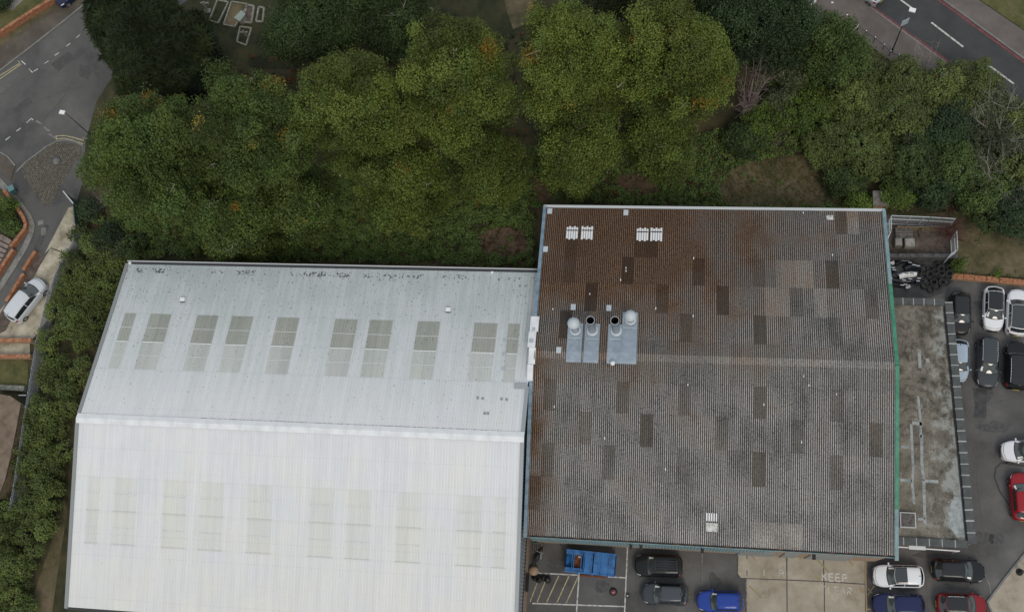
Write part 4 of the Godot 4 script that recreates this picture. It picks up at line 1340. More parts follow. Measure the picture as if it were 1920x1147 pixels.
func setting() -> void:
	var st := mb()
	sheet(st, [Vector2(-400, -400), Vector2(400, -400), Vector2(400, 400), Vector2(-400, 400)], 0.0)
	struct("ground", st, M.ground)
	# car park round the warehouses
	st = mb()
	sheet(st, [Vector2(-0.6, 14.0), Vector2(28.2, 14.0), Vector2(28.2, -7.9)] + [Vector2(30.43, -12.29), Vector2(36.48, -10.74), Vector2(42.45, -10.23), Vector2(47.73, -9.76), Vector2(46.07, 23.71), Vector2(-1.44, 27.15)] + [], 0.004)
	struct("car_park", st, M.asphalt)
	st = mb()
	sheet(st, [Vector2(40.62, 13.13), Vector2(38.94, 15.20), Vector2(37.36, 17.25), Vector2(37.70, 18.57), Vector2(39.12, 20.14), Vector2(45.62, 19.70), Vector2(46.35, 11.26)], 0.12)
	struct("pavement", st, M.concrete_tan)
	st = mb()
	ribbon(st, [Vector2(41.08, 12.50), Vector2(38.85, 15.25), Vector2(37.32, 17.25), Vector2(37.81, 18.77)], 0.16, 0.0, 0.135)
	struct("kerb", st, M.kerb)
	st = mb()
	ribbon(st, [Vector2(41.11, 5.96), Vector2(39.12, 5.78), Vector2(38.66, 6.26), Vector2(38.52, 7.03), Vector2(38.84, 8.13), Vector2(39.53, 9.34)], 0.10, 0.0, 0.05)
	struct("kerb", st, M.gutter_dark)
	st = mb()
	ribbon(st, [Vector2(37.28, 15.04), Vector2(37.57, 15.83), Vector2(37.68, 16.80)], 0.08, 0.004, 0.02)
	struct("kerb", st, M.kerb)
	# bare bank and leaf litter between the trees and the sheds
	st = mb()
	sheet(st, [Vector2(14.92, -19.20), Vector2(16.40, -21.08), Vector2(19.87, -22.54), Vector2(24.29, -22.67), Vector2(27.18, -21.16), Vector2(27.85, -19.33), Vector2(29.46, -17.22), Vector2(15.93, -17.05)], 0.008)
	struct("bank", st, M.bank)
	st = mb()
	sheet(st, [Vector2(31.80, -16.57), Vector2(36.96, -17.16), Vector2(40.57, -15.92), Vector2(43.23, -14.93), Vector2(42.94, -10.79), Vector2(36.64, -11.15), Vector2(36.29, -13.28)], 0.008)
	struct("bank", st, M.bank)
	for q in [[Vector2(-7.78, -14.09), Vector2(-5.76, -14.94), Vector2(-2.89, -14.71), Vector2(-1.99, -12.56), Vector2(-3.96, -11.34), Vector2(-7.10, -11.92)], [Vector2(5.32, -20.05), Vector2(7.34, -20.79), Vector2(9.65, -19.81), Vector2(9.93, -18.61), Vector2(7.42, -18.03), Vector2(5.62, -18.67)], [Vector2(-2.87, -20.26), Vector2(-1.39, -19.99), Vector2(0.01, -18.05), Vector2(-0.72, -17.22), Vector2(-2.05, -17.92)], [Vector2(-14.47, -12.32), Vector2(-1.92, -11.38), Vector2(-1.85, -10.15), Vector2(-17.48, -10.62)]]:
		st = mb()
		sheet(st, q, 0.012)
		struct("earth_patch", st, M.leaf_litter)
	st = mb()
	sheet(st, [Vector2(-45.02, 12.78), Vector2(-44.41, 14.24), Vector2(-44.38, 18.14), Vector2(-44.13, 23.83), Vector2(-46.46, 23.98), Vector2(-46.10, 20.65), Vector2(-45.47, 17.24), Vector2(-45.47, 14.54)], 0.008)
	struct("earth_strip", st, M.bank)

func yard() -> void:
	# concrete apron, laid as separate slabs with open joints
	var apron := Node3D.new()
	apron.name = "concrete_apron"
	apron.set_meta("kind", "structure")
	add_child(apron)
	for q in [[Vector2(17.29, 14.36), Vector2(21.24, 14.36), Vector2(21.27, 16.43), Vector2(17.52, 16.52), Vector2(17.25, 16.18)], [Vector2(21.37, 14.35), Vector2(24.31, 14.27), Vector2(24.28, 16.38), Vector2(21.35, 16.42)], [Vector2(24.40, 14.27), Vector2(27.71, 14.26), Vector2(27.64, 16.39), Vector2(24.36, 16.37)], [Vector2(18.01, 16.58), Vector2(21.26, 16.51), Vector2(21.25, 23.43), Vector2(17.98, 23.66)], [Vector2(21.35, 16.51), Vector2(24.32, 16.46), Vector2(24.24, 23.22), Vector2(21.34, 23.42)], [Vector2(24.41, 16.46), Vector2(27.64, 16.48), Vector2(27.54, 22.99), Vector2(24.32, 23.22)]]:
		var s := mb()
		prism(s, q, -0.02, 0.03)
		obj("slab", s, M.concrete_tan, apron)
	var st := mb()
	sheet(st, [Vector2(17.15, 14.28), Vector2(27.84, 14.16), Vector2(27.66, 23.07), Vector2(17.89, 23.75), Vector2(17.87, 16.72), Vector2(17.16, 16.41)], 0.008)
	struct("joint_bed", st, M.stain)
	# bay lines
	dashes("bay_line", M.line_white, [[Vector2(7.86, 14.44), Vector2(7.78, 21.36)], [Vector2(0.01, 17.16), Vector2(3.73, 17.12)], [Vector2(3.73, 17.12), Vector2(7.81, 17.10)], [Vector2(3.77, 16.93), Vector2(3.67, 21.63)], [Vector2(-0.16, 19.72), Vector2(7.71, 19.49)]], 0.11, 0.012)
	dashes("bay_line", M.line_faded, [[Vector2(14.24, 14.62), Vector2(14.28, 17.46)], [Vector2(18.00, 14.59), Vector2(18.00, 14.94)], [Vector2(18.00, 15.87), Vector2(18.01, 16.36)], [Vector2(17.96, 16.54), Vector2(17.97, 18.97)]], 0.10, 0.036)
	dashes("hatch_line", M.line_yellow, [[Vector2(0.16, 18.00), Vector2(-0.35, 19.60)], [Vector2(1.05, 17.32), Vector2(0.25, 19.60)], [Vector2(2.02, 17.26), Vector2(1.08, 19.55)], [Vector2(2.90, 17.25), Vector2(1.96, 19.54)], [Vector2(3.69, 17.25), Vector2(2.78, 19.49)]], 0.09, 0.012)
	dashes("hatch_line", M.line_yellow_worn, [[Vector2(18.14, 14.40), Vector2(18.76, 15.03)], [Vector2(22.12, 14.35), Vector2(22.47, 14.69)], [Vector2(23.48, 14.32), Vector2(24.90, 15.77)], [Vector2(23.67, 16.02), Vector2(24.19, 16.51)], [Vector2(26.14, 14.30), Vector2(26.73, 14.97)], [Vector2(27.44, 14.31), Vector2(27.79, 14.34), Vector2(27.74, 15.95), Vector2(27.73, 19.21)], [Vector2(27.76, 18.44), Vector2(28.35, 18.40)], [Vector2(18.18, 17.14), Vector2(19.28, 18.11)], [Vector2(27.25, 16.67), Vector2(27.62, 17.17)]], 0.12, 0.036)
	dashes("hatch_line", M.line_yellow_worn, [[Vector2(27.89, 16.76), Vector2(28.22, 17.13)], [Vector2(28.41, 16.52), Vector2(27.87, 17.32)], [Vector2(27.70, 14.30), Vector2(28.91, 14.36)]], 0.08, 0.012)
	# worn stencilled letters on the apron, most of them half gone
	letters("KEEP", Vector3(24.23, 0.00, 16.34), Vector3(26.40, 0.00, 16.34), 0.60, M.letter_worn)
	letters("CLEAR", Vector3(24.17, 0.00, 17.38), Vector3(26.76, 0.00, 17.39), 0.58, M.letter_faint, [0.25, 0.2, 1.0, 0.75, 1.0])
	letters("CLEAR", Vector3(18.18, 0.00, 16.26), Vector3(21.31, 0.00, 16.20), 0.5, M.letter_faint, [0.0, 0.0, 0.25, 0.0, 1.0])

	# blue skip
	var t := thing("skip", "open blue steel skip with a rusty hatch beside the bay line", "skip", Vector3(4.78, 0, 16.10))
	t.rotation.y = -0.045
	st = mb()
	var l := 4.3
	var w := 1.85
	var h := 1.25
	for s in [-1.0, 1.0]:
		quad(st, Vector3(-l * 0.5, 0.1, s * w * 0.44), Vector3(-l * 0.5, h, s * w * 0.5), Vector3(l * 0.5, h, s * w * 0.5), Vector3(l * 0.5, 0.1, s * w * 0.44))
	for s in [-1.0, 1.0]:
		quad(st, Vector3(s * l * 0.5, 0.1, -w * 0.44), Vector3(s * l * 0.5, h, -w * 0.5), Vector3(s * l * 0.5, h, w * 0.5), Vector3(s * l * 0.5, 0.1, w * 0.44))
	box(st, Vector3(0, 0.14, 0), Vector3(l - 0.1, 0.08, w * 0.86))
	obj("tub", st, M.skip_blue, t)
	for k in [[0.05, 0.68], [0.76, 0.56], [1.40, 0.86 - 0.12]]:
		st = mb()
		box(st, Vector3(k[0] - 0.20, h + 0.03 - (0.04 if k[0] > 1.3 else 0.0), 0), Vector3(k[1], 0.06, w * 0.97))
		obj("lid", st, M.skip_blue, t)
	st = mb()
	box(st, Vector3(1.84, h - 0.05, 0), Vector3(0.5, 0.05, w * 0.95))
	obj("lid", st, M.skip_blue, t)
	for x in [-1.57, -1.42, -0.78, -0.57, -0.16 + 0.30, 0.82 - 0.06, 0.93, 1.58]:
		st = mb()
		box(st, Vector3(x, h + 0.065, 0), Vector3(0.055, 0.09, w * 1.02))
		obj("rib", st, M.skip_blue, t)
	for s in [-1.0, 1.0]:
		st = mb()
		box(st, Vector3(-0.0, h + 0.02, s * (w * 0.5 - 0.03)), Vector3(l, 0.10, 0.12))
		obj("rim", st, M.skip_blue, t)
		st = mb()
		box(st, Vector3(-1.40, h - 0.03, s * (w * 0.5 - 0.22)), Vector3(1.45, 0.05, 0.30))
		obj("side_shelf", st, M.skip_blue, t)
		for x in [-1.1, 0.2, 1.3]:
			st = mb()
			box(st, Vector3(x, 0.6, s * (w * 0.5 + 0.01)), Vector3(0.12, 1.0, 0.12))
			obj("lug", st, M.skip_blue, t)
	st = mb()
	box(st, Vector3(-1.10, 0.75, 0), Vector3(0.58, 0.05, w * 0.62))
	obj("rusty_load", st, M.rust, t)
	st = mb()
	quad(st, Vector3(-2.1, 0.95, -0.65), Vector3(-1.62, 0.45, -0.65), Vector3(-1.62, 0.45, 0.65), Vector3(-2.1, 0.95, 0.65))
	obj("tail_plate", st, M.skip_blue, t)
	st = mb()
	box(st, Vector3(-1.0, 0.82, -0.42), Vector3(0.2, 0.08, 0.12))
	obj("white_scrap", st, M.white, t)
	st = mb()
	beam(st, Vector3(3.83, 0.06, 17.14), Vector3(6.26, 0.06, 17.15), 0.14, 0.07)
	tag(obj("timber_plank", st, M.rust), "rust orange plank lying on the bay line along the blue skip", "plank")

	# traffic cone on a tyre base, a drain box and the clutter by the wall
	var c := thing("traffic_cone", "faded red cone standing in a round black base in the empty bay", "traffic cone", Vector3(6.77, 0, 18.32))
	st = mb(true)
	lathe(st, [Vector2(0, 0.12), Vector2(0.25, 0.12), Vector2(0.34, 0.06), Vector2(0.35, 0.0)], 20)
	obj("base", st, M.rubber, c)
	st = mb(true)
	lathe(st, [Vector2(0.21, 0.12), Vector2(0.05, 0.62), Vector2(0.03, 0.62), Vector2(0.03, 0.5)], 18)
	obj("cone", st, mat(0.30, 0.07, 0.075, 0.6), c)
	st = mb(true)
	lathe(st, [Vector2(0.135, 0.38), Vector2(0.095, 0.50)], 18)
	obj("band", st, mat(0.5, 0.32, 0.32, 0.6), c)
	var dbx := thing("bollard_stump", "short square dark post stump beside the white bay line", "bollard", Vector3(8.00, 0, 18.59))
	st = mb()
	box(st, Vector3(0, 0.09, 0), Vector3(0.30, 0.18, 0.30))
	obj("base", st, M.rubber, dbx)
	st = mb()
	box(st, Vector3(0, 0.2, 0), Vector3(0.14, 0.06, 0.14))
	obj("socket", st, M.galv, dbx)
	var pl := thing("pallet", "grey weathered pallet leaning in the corner of the yard", "pallet", Vector3(0.16, 0, 15.03))
	for k in 6:
		st = mb()
		box(st, Vector3(-0.45 + k * 0.18, 0.32, 0), Vector3(0.10, 0.03, 0.9), Basis(Vector3.FORWARD, 0.15))
		obj("slat", st, M.wood_grey, pl)
	for k in 3:
		st = mb()
		box(st, Vector3(0, 0.2, -0.38 + k * 0.38), Vector3(1.0, 0.16, 0.09), Basis(Vector3.FORWARD, 0.15))
		obj("bearer", st, M.wood_grey, pl)
	var mc := thing("motorcycle", "black motorbike parked against the grey wall behind the skip", "motorcycle", Vector3(0.12, 0, 15.91), 1.2)
	for x in [-0.68, 0.68]:
		st = mb(true)
		lathe(st, [Vector2(0.20, -0.05), Vector2(0.30, -0.06), Vector2(0.31, 0), Vector2(0.30, 0.06), Vector2(0.20, 0.05)], 18, Vector3(x, 0.31, 0), Basis(Vector3.RIGHT, PI * 0.5))
		obj("wheel", st, M.rubber, mc)
	st = mb()
	box(st, Vector3(0.05, 0.5, 0), Vector3(0.7, 0.4, 0.3))
	obj("engine", st, M.gutter_dark, mc)
	st = mb(true)
	lathe(st, [Vector2(0, -0.3), Vector2(0.15, -0.24), Vector2(0.17, 0.1), Vector2(0, 0.28)], 12, Vector3(0.15, 0.82, 0), Basis(Vector3.FORWARD, PI * 0.5))
	obj("tank", st, M.black, mc)
	st = mb()
	box(st, Vector3(-0.42, 0.8, 0), Vector3(0.7, 0.1, 0.24))
	obj("saddle", st, M.rubber, mc)
	st = mb()
	tube(st, Vector3(0.5, 1.02, -0.36), Vector3(0.52, 1.04, 0.36), 0.025, 0.025, 6)
	tube(st, Vector3(0.5, 1.0, 0), Vector3(0.68, 0.31, 0), 0.04, 0.04, 6)
	obj("handlebar", st, M.chrome, mc)
	st = mb()
	box(st, Vector3(0.25, 0.62, 0.24), Vector3(0.5, 0.05, 0.05), Basis(Vector3.UP, 0.4))
	obj("exhaust", st, M.chrome, mc)
	var bg := thing("rubbish_heap", "heap of dark bin bags on the yellow hatching by the doorway", "rubbish bag", Vector3(0.49, 0, 17.59))
	for k in 4:
		st = mb(true)
		var r := 0.30 + 0.05 * (k % 2)
		lathe(st, [Vector2(0, -r * 0.6), Vector2(r * 0.9, -r * 0.4), Vector2(r, 0), Vector2(r * 0.6, r * 0.55), Vector2(0.06, r * 0.8), Vector2(0.1, r * 0.95)], 9, Vector3(-0.55 + k * 0.37, r * 0.6, 0.12 * (k % 2) - 0.05), Basis(Vector3(0.3, 0, 1).normalized(), 0.2 * k))
		obj("bag", st, M.black, bg)
	st = mb()
	beam(st, Vector3(2.01, 0.50, 14.49) , Vector3(2.24, 0.10, 15.04), 0.10, 0.08)
	tag(obj("leaning_board", st, M.black), "black board leaning on the turquoise clad wall", "board")
	var bin := thing("planter", "pale round concrete stub by the wall behind the skip", "bollard", Vector3(-0.15, 0, 17.00))
	st = mb(true)
	lathe(st, [Vector2(0.42, 0), Vector2(0.42, 0.4), Vector2(0.3, 0.55), Vector2(0, 0.6)], 16)
	obj("concrete_stub", st, M.brick_tan, bin)
	# patches and damp on the asphalt
	st = mb()
	sheet(st, [Vector2(37.15, -0.66), Vector2(38.33, -0.56), Vector2(38.14, 1.97), Vector2(37.09, 1.97), Vector2(37.28, 0.89)], 0.009)
	struct("damp_patch", st, M.damp)
	st = mb()
	sheet(st, [Vector2(37.72, -8.52), Vector2(38.36, -8.59), Vector2(38.36, -7.80), Vector2(37.68, -7.83)], 0.009)
	struct("drain_cover", st, M.damp)
	rng.seed = 91
	for p in [[[Vector2(9.69, 17.52)][0], 0.7, 1.6], [[Vector2(15.30, 16.96)][0], 0.6, 0.9], [[Vector2(11.49, 16.97)][0], 1.2, 0.5], [[Vector2(30.97, 16.45)][0], 1.4, 0.5], [[Vector2(34.79, 16.13)][0], 1.3, 0.45], [[Vector2(38.04, -0.08)][0], 0.9, 0.9], [[Vector2(38.88, 2.68)][0], 1.6, 0.5], [[Vector2(37.11, 12.20)][0], 1.2, 0.6], [[Vector2(40.13, -2.05)][0], 0.5, 1.4], [[Vector2(5.84, 17.97)][0], 0.7, 0.6], [[Vector2(1.60, 16.25)][0], 1.0, 0.4], [[Vector2(37.85, -4.37)][0], 0.35, 1.5], [[Vector2(33.00, 13.73)][0], 1.6, 0.4], [[Vector2(38.38, 12.13)][0], 0.6, 0.6]]:
		var pts := []
		for i in 11:
			var a := TAU * i / 11
			pts.append(p[0] + Vector2(cos(a) * p[1], sin(a) * p[2]) * rng.randf_range(0.55, 1.15))
		st = mb()
		sheet(st, pts, 0.0075)
		struct("oil_stain", st, M.stain)
	for sm in [[Vector2(37.87, -8.78), Vector2(37.92, -4.85), Vector2(37.40, -1.95), Vector2(37.57, 2.74), Vector2(37.05, 7.33), Vector2(37.35, 11.75)], [Vector2(32.57, 13.98), Vector2(32.59, 16.35), Vector2(32.64, 18.89)], [Vector2(40.65, 0.05), Vector2(38.20, 0.85), Vector2(36.97, 1.09)], [Vector2(8.48, 15.13), Vector2(8.75, 17.80), Vector2(8.56, 20.44)]]:
		st = mb()
		ribbon(st, sm, 0.045, 0.0085, 0.0085)
		struct("tarmac_seam", st, M.stain)
	var bo := thing("bollard", "small dark bollard on the corner of the concrete pavement", "bollard", Vector3(39.96, 0, 14.73) + Vector3(0, 0.12, 0))
	st = mb(true)
	lathe(st, [Vector2(0.17, 0), Vector2(0.16, 0.65), Vector2(0.1, 0.75), Vector2(0, 0.78)], 14)
	obj("post", st, M.black, bo)
	st = mb(true)
	lathe(st, [Vector2(0.3, 0), Vector2(0.28, 0.06), Vector2(0.17, 0.08)], 14)
	obj("foot", st, M.rubber, bo)

func letters(word: String, a: Vector3, b: Vector3, height: float, m: Material, keep := []) -> void:
	# strokes of block capitals, each letter on a 4 by 6 grid
	var glyph := {"K": [[0, 0, 0, 6], [0, 2.6, 3.6, 6], [1.2, 3.6, 3.8, 0]], "E": [[0, 0, 0, 6], [0, 6, 3.6, 6], [0, 3.1, 3.0, 3.1], [0, 0, 3.6, 0]], "P": [[0, 0, 0, 6], [0, 6, 3.2, 5.7], [3.2, 5.7, 3.2, 3.2], [3.2, 3.2, 0, 2.9]], "C": [[3.6, 5.4, 2, 6], [2, 6, 0.2, 4.6], [0.2, 4.6, 0.2, 1.4], [0.2, 1.4, 2, 0], [2, 0, 3.6, 0.6]], "L": [[0, 6, 0, 0], [0, 0, 3.4, 0]], "A": [[0, 0, 1.9, 6], [1.9, 6, 3.8, 0], [0.8, 2.2, 3.0, 2.2]], "R": [[0, 0, 0, 6], [0, 6, 3.2, 5.7], [3.2, 5.7, 3.2, 3.2], [3.2, 3.2, 0, 2.9], [1.2, 3.0, 3.6, 0]]}
	var along := (b - a)
	var step := along.length() / word.length()
	var ux := along.normalized()
	var uz := Vector3(-ux.z, 0, ux.x) * -1.0
	if uz.z > 0:
		uz = -uz
	var st := mb()
	for i in word.length():
		var k: float = keep[i] if i < keep.size() else 1.0
		if k <= 0.0:
			continue
		var strokes: Array = glyph[word[i]]
		for j in int(ceil(strokes.size() * k)):
			var s: Array = strokes[j]
			var sc := step * 0.72 / 4.0
			var p: Vector3 = a + ux * (i * step + s[0] * sc) + uz * (s[1] * height / 6.0)
			var q: Vector3 = a + ux * (i * step + s[2] * sc) + uz * (s[3] * height / 6.0)
			ribbon(st, [Vector2(p.x, p.z), Vector2(q.x, q.z)], 0.10, 0.0365 + 0.0012 * j, 0.0365 + 0.0012 * j)
	var o := obj("ground_lettering", st, m)
	o.set_meta("kind", "structure")

func park(n: String, label: String, group: String, ends: Array, kind: String, w: float, h: float, body: Material, o := {}) -> Node3D:
	# ends are the tail and the nose on the ground plan
	var a: Vector2 = ends[0]
	var b: Vector2 = ends[1]
	var m := (a + b) * 0.5
	return make_car(n, label, group, Vector3(m.x, o.get("y", 0.004), m.y), (b - a).normalized(), shape(kind, o.get("length", a.distance_to(b)), w, h), body, o)

func cars() -> void:
	var yard_group := "cars for sale parked round the yard"
	var white := paint(0.74, 0.75, 0.77)
	var black := paint(0.008, 0.009, 0.010)
	var roof_black := paint(0.022, 0.024, 0.027)
	var graphite := paint(0.045, 0.052, 0.062)
	park("parked_car", "white crossover with a black glass front roof, parked next to the yellow lined apron", yard_group, [Vector2(32.25, 15.59), Vector2(28.13, 15.75)], "suv", 1.84, 1.6, white, {"roof": M.glass, "roof_from": 0.0, "roof_to": 0.64, "rails": false, "sheet_side": 1.0})
	park("parked_car", "black hatchback with red tail lights facing the concrete pavement", yard_group, [Vector2(32.91, 14.95), Vector2(37.09, 14.92)], "hatch", 1.80, 1.45, paint(0.011, 0.013, 0.014), {"roof": roof_black, "sheet_side": 1.0})
	park("parked_car", "dark navy estate car below the white crossover, cut by the frame", yard_group, [Vector2(32.23, 17.92), Vector2(28.02, 18.06)], "suv", 1.88, 1.62, paint(0.012, 0.018, 0.075), {"sheet_side": 1.0})
	park("parked_car", "red hatchback with black roof and bright roof rails below the black hatchback", yard_group, [Vector2(33.12, 17.70), Vector2(37.10, 17.61)], "hatch", 1.80, 1.5, paint(0.21, 0.012, 0.017), {"roof": roof_black, "rails": true, "sheet": false})
	park("parked_car", "black off-roader with ribbed roof, nearest to the turquoise clad wall", yard_group, [Vector2(12.62, 15.92), Vector2(8.48, 16.03)], "suv", 1.86, 1.72, black, {"roof": roof_black, "ribs": true, "sheet_side": 1.0})
	park("parked_car", "dark grey family car between the black off-roader and the frame edge", yard_group, [Vector2(13.15, 18.21), Vector2(9.18, 18.32)], "hatch", 1.78, 1.5, graphite, {"roof": paint(0.06, 0.068, 0.08), "sheet_side": 1.0})
	park("parked_car", "bright blue small car beside the concrete apron", yard_group, [Vector2(17.65, 18.49), Vector2(13.78, 18.65)], "mini", 1.72, 1.5, paint(0.016, 0.050, 0.29), {"sheet_side": 1.0})
	park("parked_car", "black car half hidden by the corner of the parapet coping", yard_group, [Vector2(36.40, -9.17), Vector2(36.24, -5.24)], "hatch", 1.76, 1.45, paint(0.016, 0.017, 0.02), {"roof": roof_black, "sheet": false})
	park("parked_car", "white car with a black roof between a black car and another white car", yard_group, [Vector2(39.30, -9.73), Vector2(38.96, -5.61)], "hatch", 1.72, 1.48, white, {"roof": roof_black, "sheet_side": 1.0})
	park("parked_car", "white car with dark glass roof at the right edge, tail towards the yard", yard_group, [Vector2(40.89, -5.26), Vector2(41.35, -9.55)], "suv", 1.86, 1.6, white, {"roof": M.glass, "sheet": false, "dark_lamps": true})
	park("parked_car", "pale blue car half hidden behind the east parapet", yard_group, [Vector2(36.04, -4.80), Vector2(35.79, -0.93)], "hatch", 1.74, 1.48, paint(0.36, 0.44, 0.53), {"sheet": false})
	park("parked_car", "dark grey estate with bright roof rails and a paper in its windscreen", yard_group, [Vector2(38.54, -5.12), Vector2(38.18, -0.54)], "estate", 1.82, 1.5, graphite, {"roof": paint(0.05, 0.058, 0.066), "rails": true, "sheet_side": 1.0})
	park("parked_car", "black four wheel drive with roof rails at the right edge, below the white car", yard_group, [Vector2(40.54, -0.45), Vector2(40.91, -4.75)], "offroad", 1.94, 1.75, black, {"roof": roof_black, "rails": true, "sheet": false, "dark_lamps": true})
	park("parked_car", "white car entering the yard from the right, next to the kerbed island", yard_group, [Vector2(43.09, 4.72), Vector2(38.92, 4.91)], "hatch", 1.82, 1.5, white, {"sheet_side": -1.0})
	park("parked_car", "bright red car on the kerbed island at the right edge", yard_group, [Vector2(40.40, 10.64), Vector2(40.34, 6.59)], "hatch", 1.80, 1.46, paint(0.28, 0.012, 0.018), {"sheet_side": -1.0})
	park("parked_car", "silver people carrier parked on the pale concrete drive by the hedge", "", [Vector2(-53.70, -4.00), Vector2(-51.16, -8.29)], "mpv", 1.98, 1.75, paint(0.56, 0.59, 0.62), {"sheet": false, "y": 0.03, "length": 5.0})
	park("parked_car", "dark blue car at the kerb by the long orange coped wall", "", [Vector2(-52.50, -43.31), Vector2(-56.11, -39.97)], "hatch", 1.76, 1.45, paint(0.012, 0.018, 0.05), {"sheet": false})
	park("parked_car", "silver car whose bumper shows at the top of the wide main road", "", [Vector2(30.69, -38.74), Vector2(27.36, -41.80)], "hatch", 1.8, 1.45, M.silver, {"sheet": false})

func left_side() -> void:
	var st := mb()
	sheet(st, [Vector2(-69.17, -24.93), Vector2(-64.53, -29.25), Vector2(-61.42, -32.19), Vector2(-52.65, -40.76), Vector2(-47.63, -45.50), Vector2(-31.88, -45.99), Vector2(-38.69, -42.81), Vector2(-42.44, -39.59), Vector2(-47.04, -34.45), Vector2(-49.57, -28.44), Vector2(-49.93, -23.99), Vector2(-49.38, -19.28), Vector2(-49.62, -16.60), Vector2(-51.04, -11.64), Vector2(-52.77, -8.75), Vector2(-55.01, -5.59), Vector2(-57.09, -1.92), Vector2(-63.47, -1.73)], 0.004)
	struct("road", st, M.asphalt_old)
	st = mb()
	sheet(st, [Vector2(-69.17, -24.93), Vector2(-64.53, -29.25), Vector2(-61.42, -32.19), Vector2(-52.65, -40.76), Vector2(-47.63, -45.50), Vector2(-48.61, -46.75), Vector2(-55.91, -42.03), Vector2(-63.01, -36.53), Vector2(-70.67, -31.08)], 0.10)
	struct("pavement", st, M.footway_dark)
	st = mb()
	sheet(st, [Vector2(-65.51, -33.52), Vector2(-62.34, -36.39), Vector2(-56.99, -40.43), Vector2(-56.27, -40.02), Vector2(-58.84, -37.80), Vector2(-62.05, -35.06), Vector2(-65.24, -32.35)], 0.108)
	struct("verge", st, M.bank)
	st = mb()
	sheet(st, [Vector2(-70.67, -31.08), Vector2(-63.01, -36.53), Vector2(-62.52, -37.18), Vector2(-57.60, -40.98), Vector2(-60.06, -43.60), Vector2(-73.82, -43.90)], 0.02)
	struct("garden", st, M.verge)
	st = mb()
	sheet(st, [Vector2(-63.22, -40.41), Vector2(-61.63, -39.57), Vector2(-61.04, -40.37), Vector2(-60.09, -41.30), Vector2(-63.49, -41.63)], 0.03)
	struct("paving", st, M.concrete_grey)
	st = mb()
	ribbon(st, [Vector2(-64.53, -29.25), Vector2(-61.42, -32.19), Vector2(-58.29, -35.15), Vector2(-55.15, -38.21), Vector2(-52.65, -40.76), Vector2(-47.63, -45.50)], 0.16, 0.0, 0.115)
	struct("kerb", st, M.kerb)
	wall_line("garden_wall", "long low wall with orange coping along the upper pavement", "wall", [Vector2(-64.05, -35.01), Vector2(-61.85, -36.49), Vector2(-59.44, -38.43), Vector2(-56.87, -40.32), Vector2(-53.73, -42.80)], 0.26, 0.85, M.brick, M.coping_orange)
	shrub("dark clipped bush in the garden at the top left corner", Vector3(-62.66, 0, -40.15), 1.7, 1.2, 301, DARK)
	# painted lines
	dashes("lane_dash", M.line_white, [[Vector2(-51.52, -38.09), Vector2(-51.22, -38.48)], [Vector2(-52.50, -37.05), Vector2(-52.03, -37.50)], [Vector2(-53.36, -36.08), Vector2(-53.00, -36.47)], [Vector2(-54.34, -35.05), Vector2(-53.92, -35.43)], [Vector2(-55.43, -33.95), Vector2(-55.01, -34.34)], [Vector2(-56.52, -32.93), Vector2(-56.04, -33.31)], [Vector2(-57.52, -32.03), Vector2(-57.08, -32.35)], [Vector2(-58.14, -32.36), Vector2(-57.61, -31.91)], [Vector2(-59.23, -33.34), Vector2(-58.63, -32.88)], [Vector2(-57.99, -24.95), Vector2(-57.58, -25.33)], [Vector2(-59.05, -23.90), Vector2(-58.59, -24.33)], [Vector2(-57.04, -25.95), Vector2(-56.60, -26.45), Vector2(-56.37, -26.26)]], 0.11, 0.010)
	dashes("worn_line", M.line_faded, [[Vector2(-56.05, -26.20), Vector2(-55.31, -25.83)], [Vector2(-54.92, -25.45), Vector2(-54.22, -24.96)], [Vector2(-54.29, -24.71), Vector2(-53.39, -24.16)]], 0.22, 0.010)
	dashes("yellow_line", M.line_yellow, [[Vector2(-62.49, -31.36), Vector2(-61.29, -31.61), Vector2(-59.30, -33.08), Vector2(-59.60, -33.34)], [Vector2(-62.39, -30.91), Vector2(-61.21, -31.22), Vector2(-59.14, -32.95)], [Vector2(-53.44, -24.41), Vector2(-52.42, -24.47), Vector2(-51.29, -24.23), Vector2(-50.02, -23.86)], [Vector2(-53.30, -24.04), Vector2(-52.36, -24.16), Vector2(-51.35, -23.92), Vector2(-50.07, -23.50)], [Vector2(-53.39, -24.47), Vector2(-53.23, -23.98)]], 0.10, 0.011)
	st = mb()
	ribbon(st, [Vector2(-57.00, -20.29), Vector2(-56.15, -21.45), Vector2(-55.23, -22.25), Vector2(-54.32, -23.11), Vector2(-53.25, -23.79), Vector2(-52.09, -23.98), Vector2(-50.94, -23.68), Vector2(-49.77, -23.19)], 0.15, 0.0, 0.05)
	struct("kerb", st, M.kerb)
	for q in [[Vector2(-55.65, -32.92), Vector2(-53.91, -34.46), Vector2(-52.99, -33.54), Vector2(-54.66, -32.01)], [Vector2(-59.16, -27.52), Vector2(-57.49, -28.97), Vector2(-56.87, -28.33), Vector2(-58.52, -26.83)], [Vector2(-53.37, -11.59), Vector2(-52.56, -14.51), Vector2(-52.04, -14.28), Vector2(-52.74, -11.37)], [Vector2(-52.25, -32.89), Vector2(-50.80, -32.37), Vector2(-50.90, -30.97), Vector2(-52.22, -31.49)]]:
		st = mb()
		sheet(st, q, 0.0075)
		struct("tarmac_patch", st, M.patch_tar)
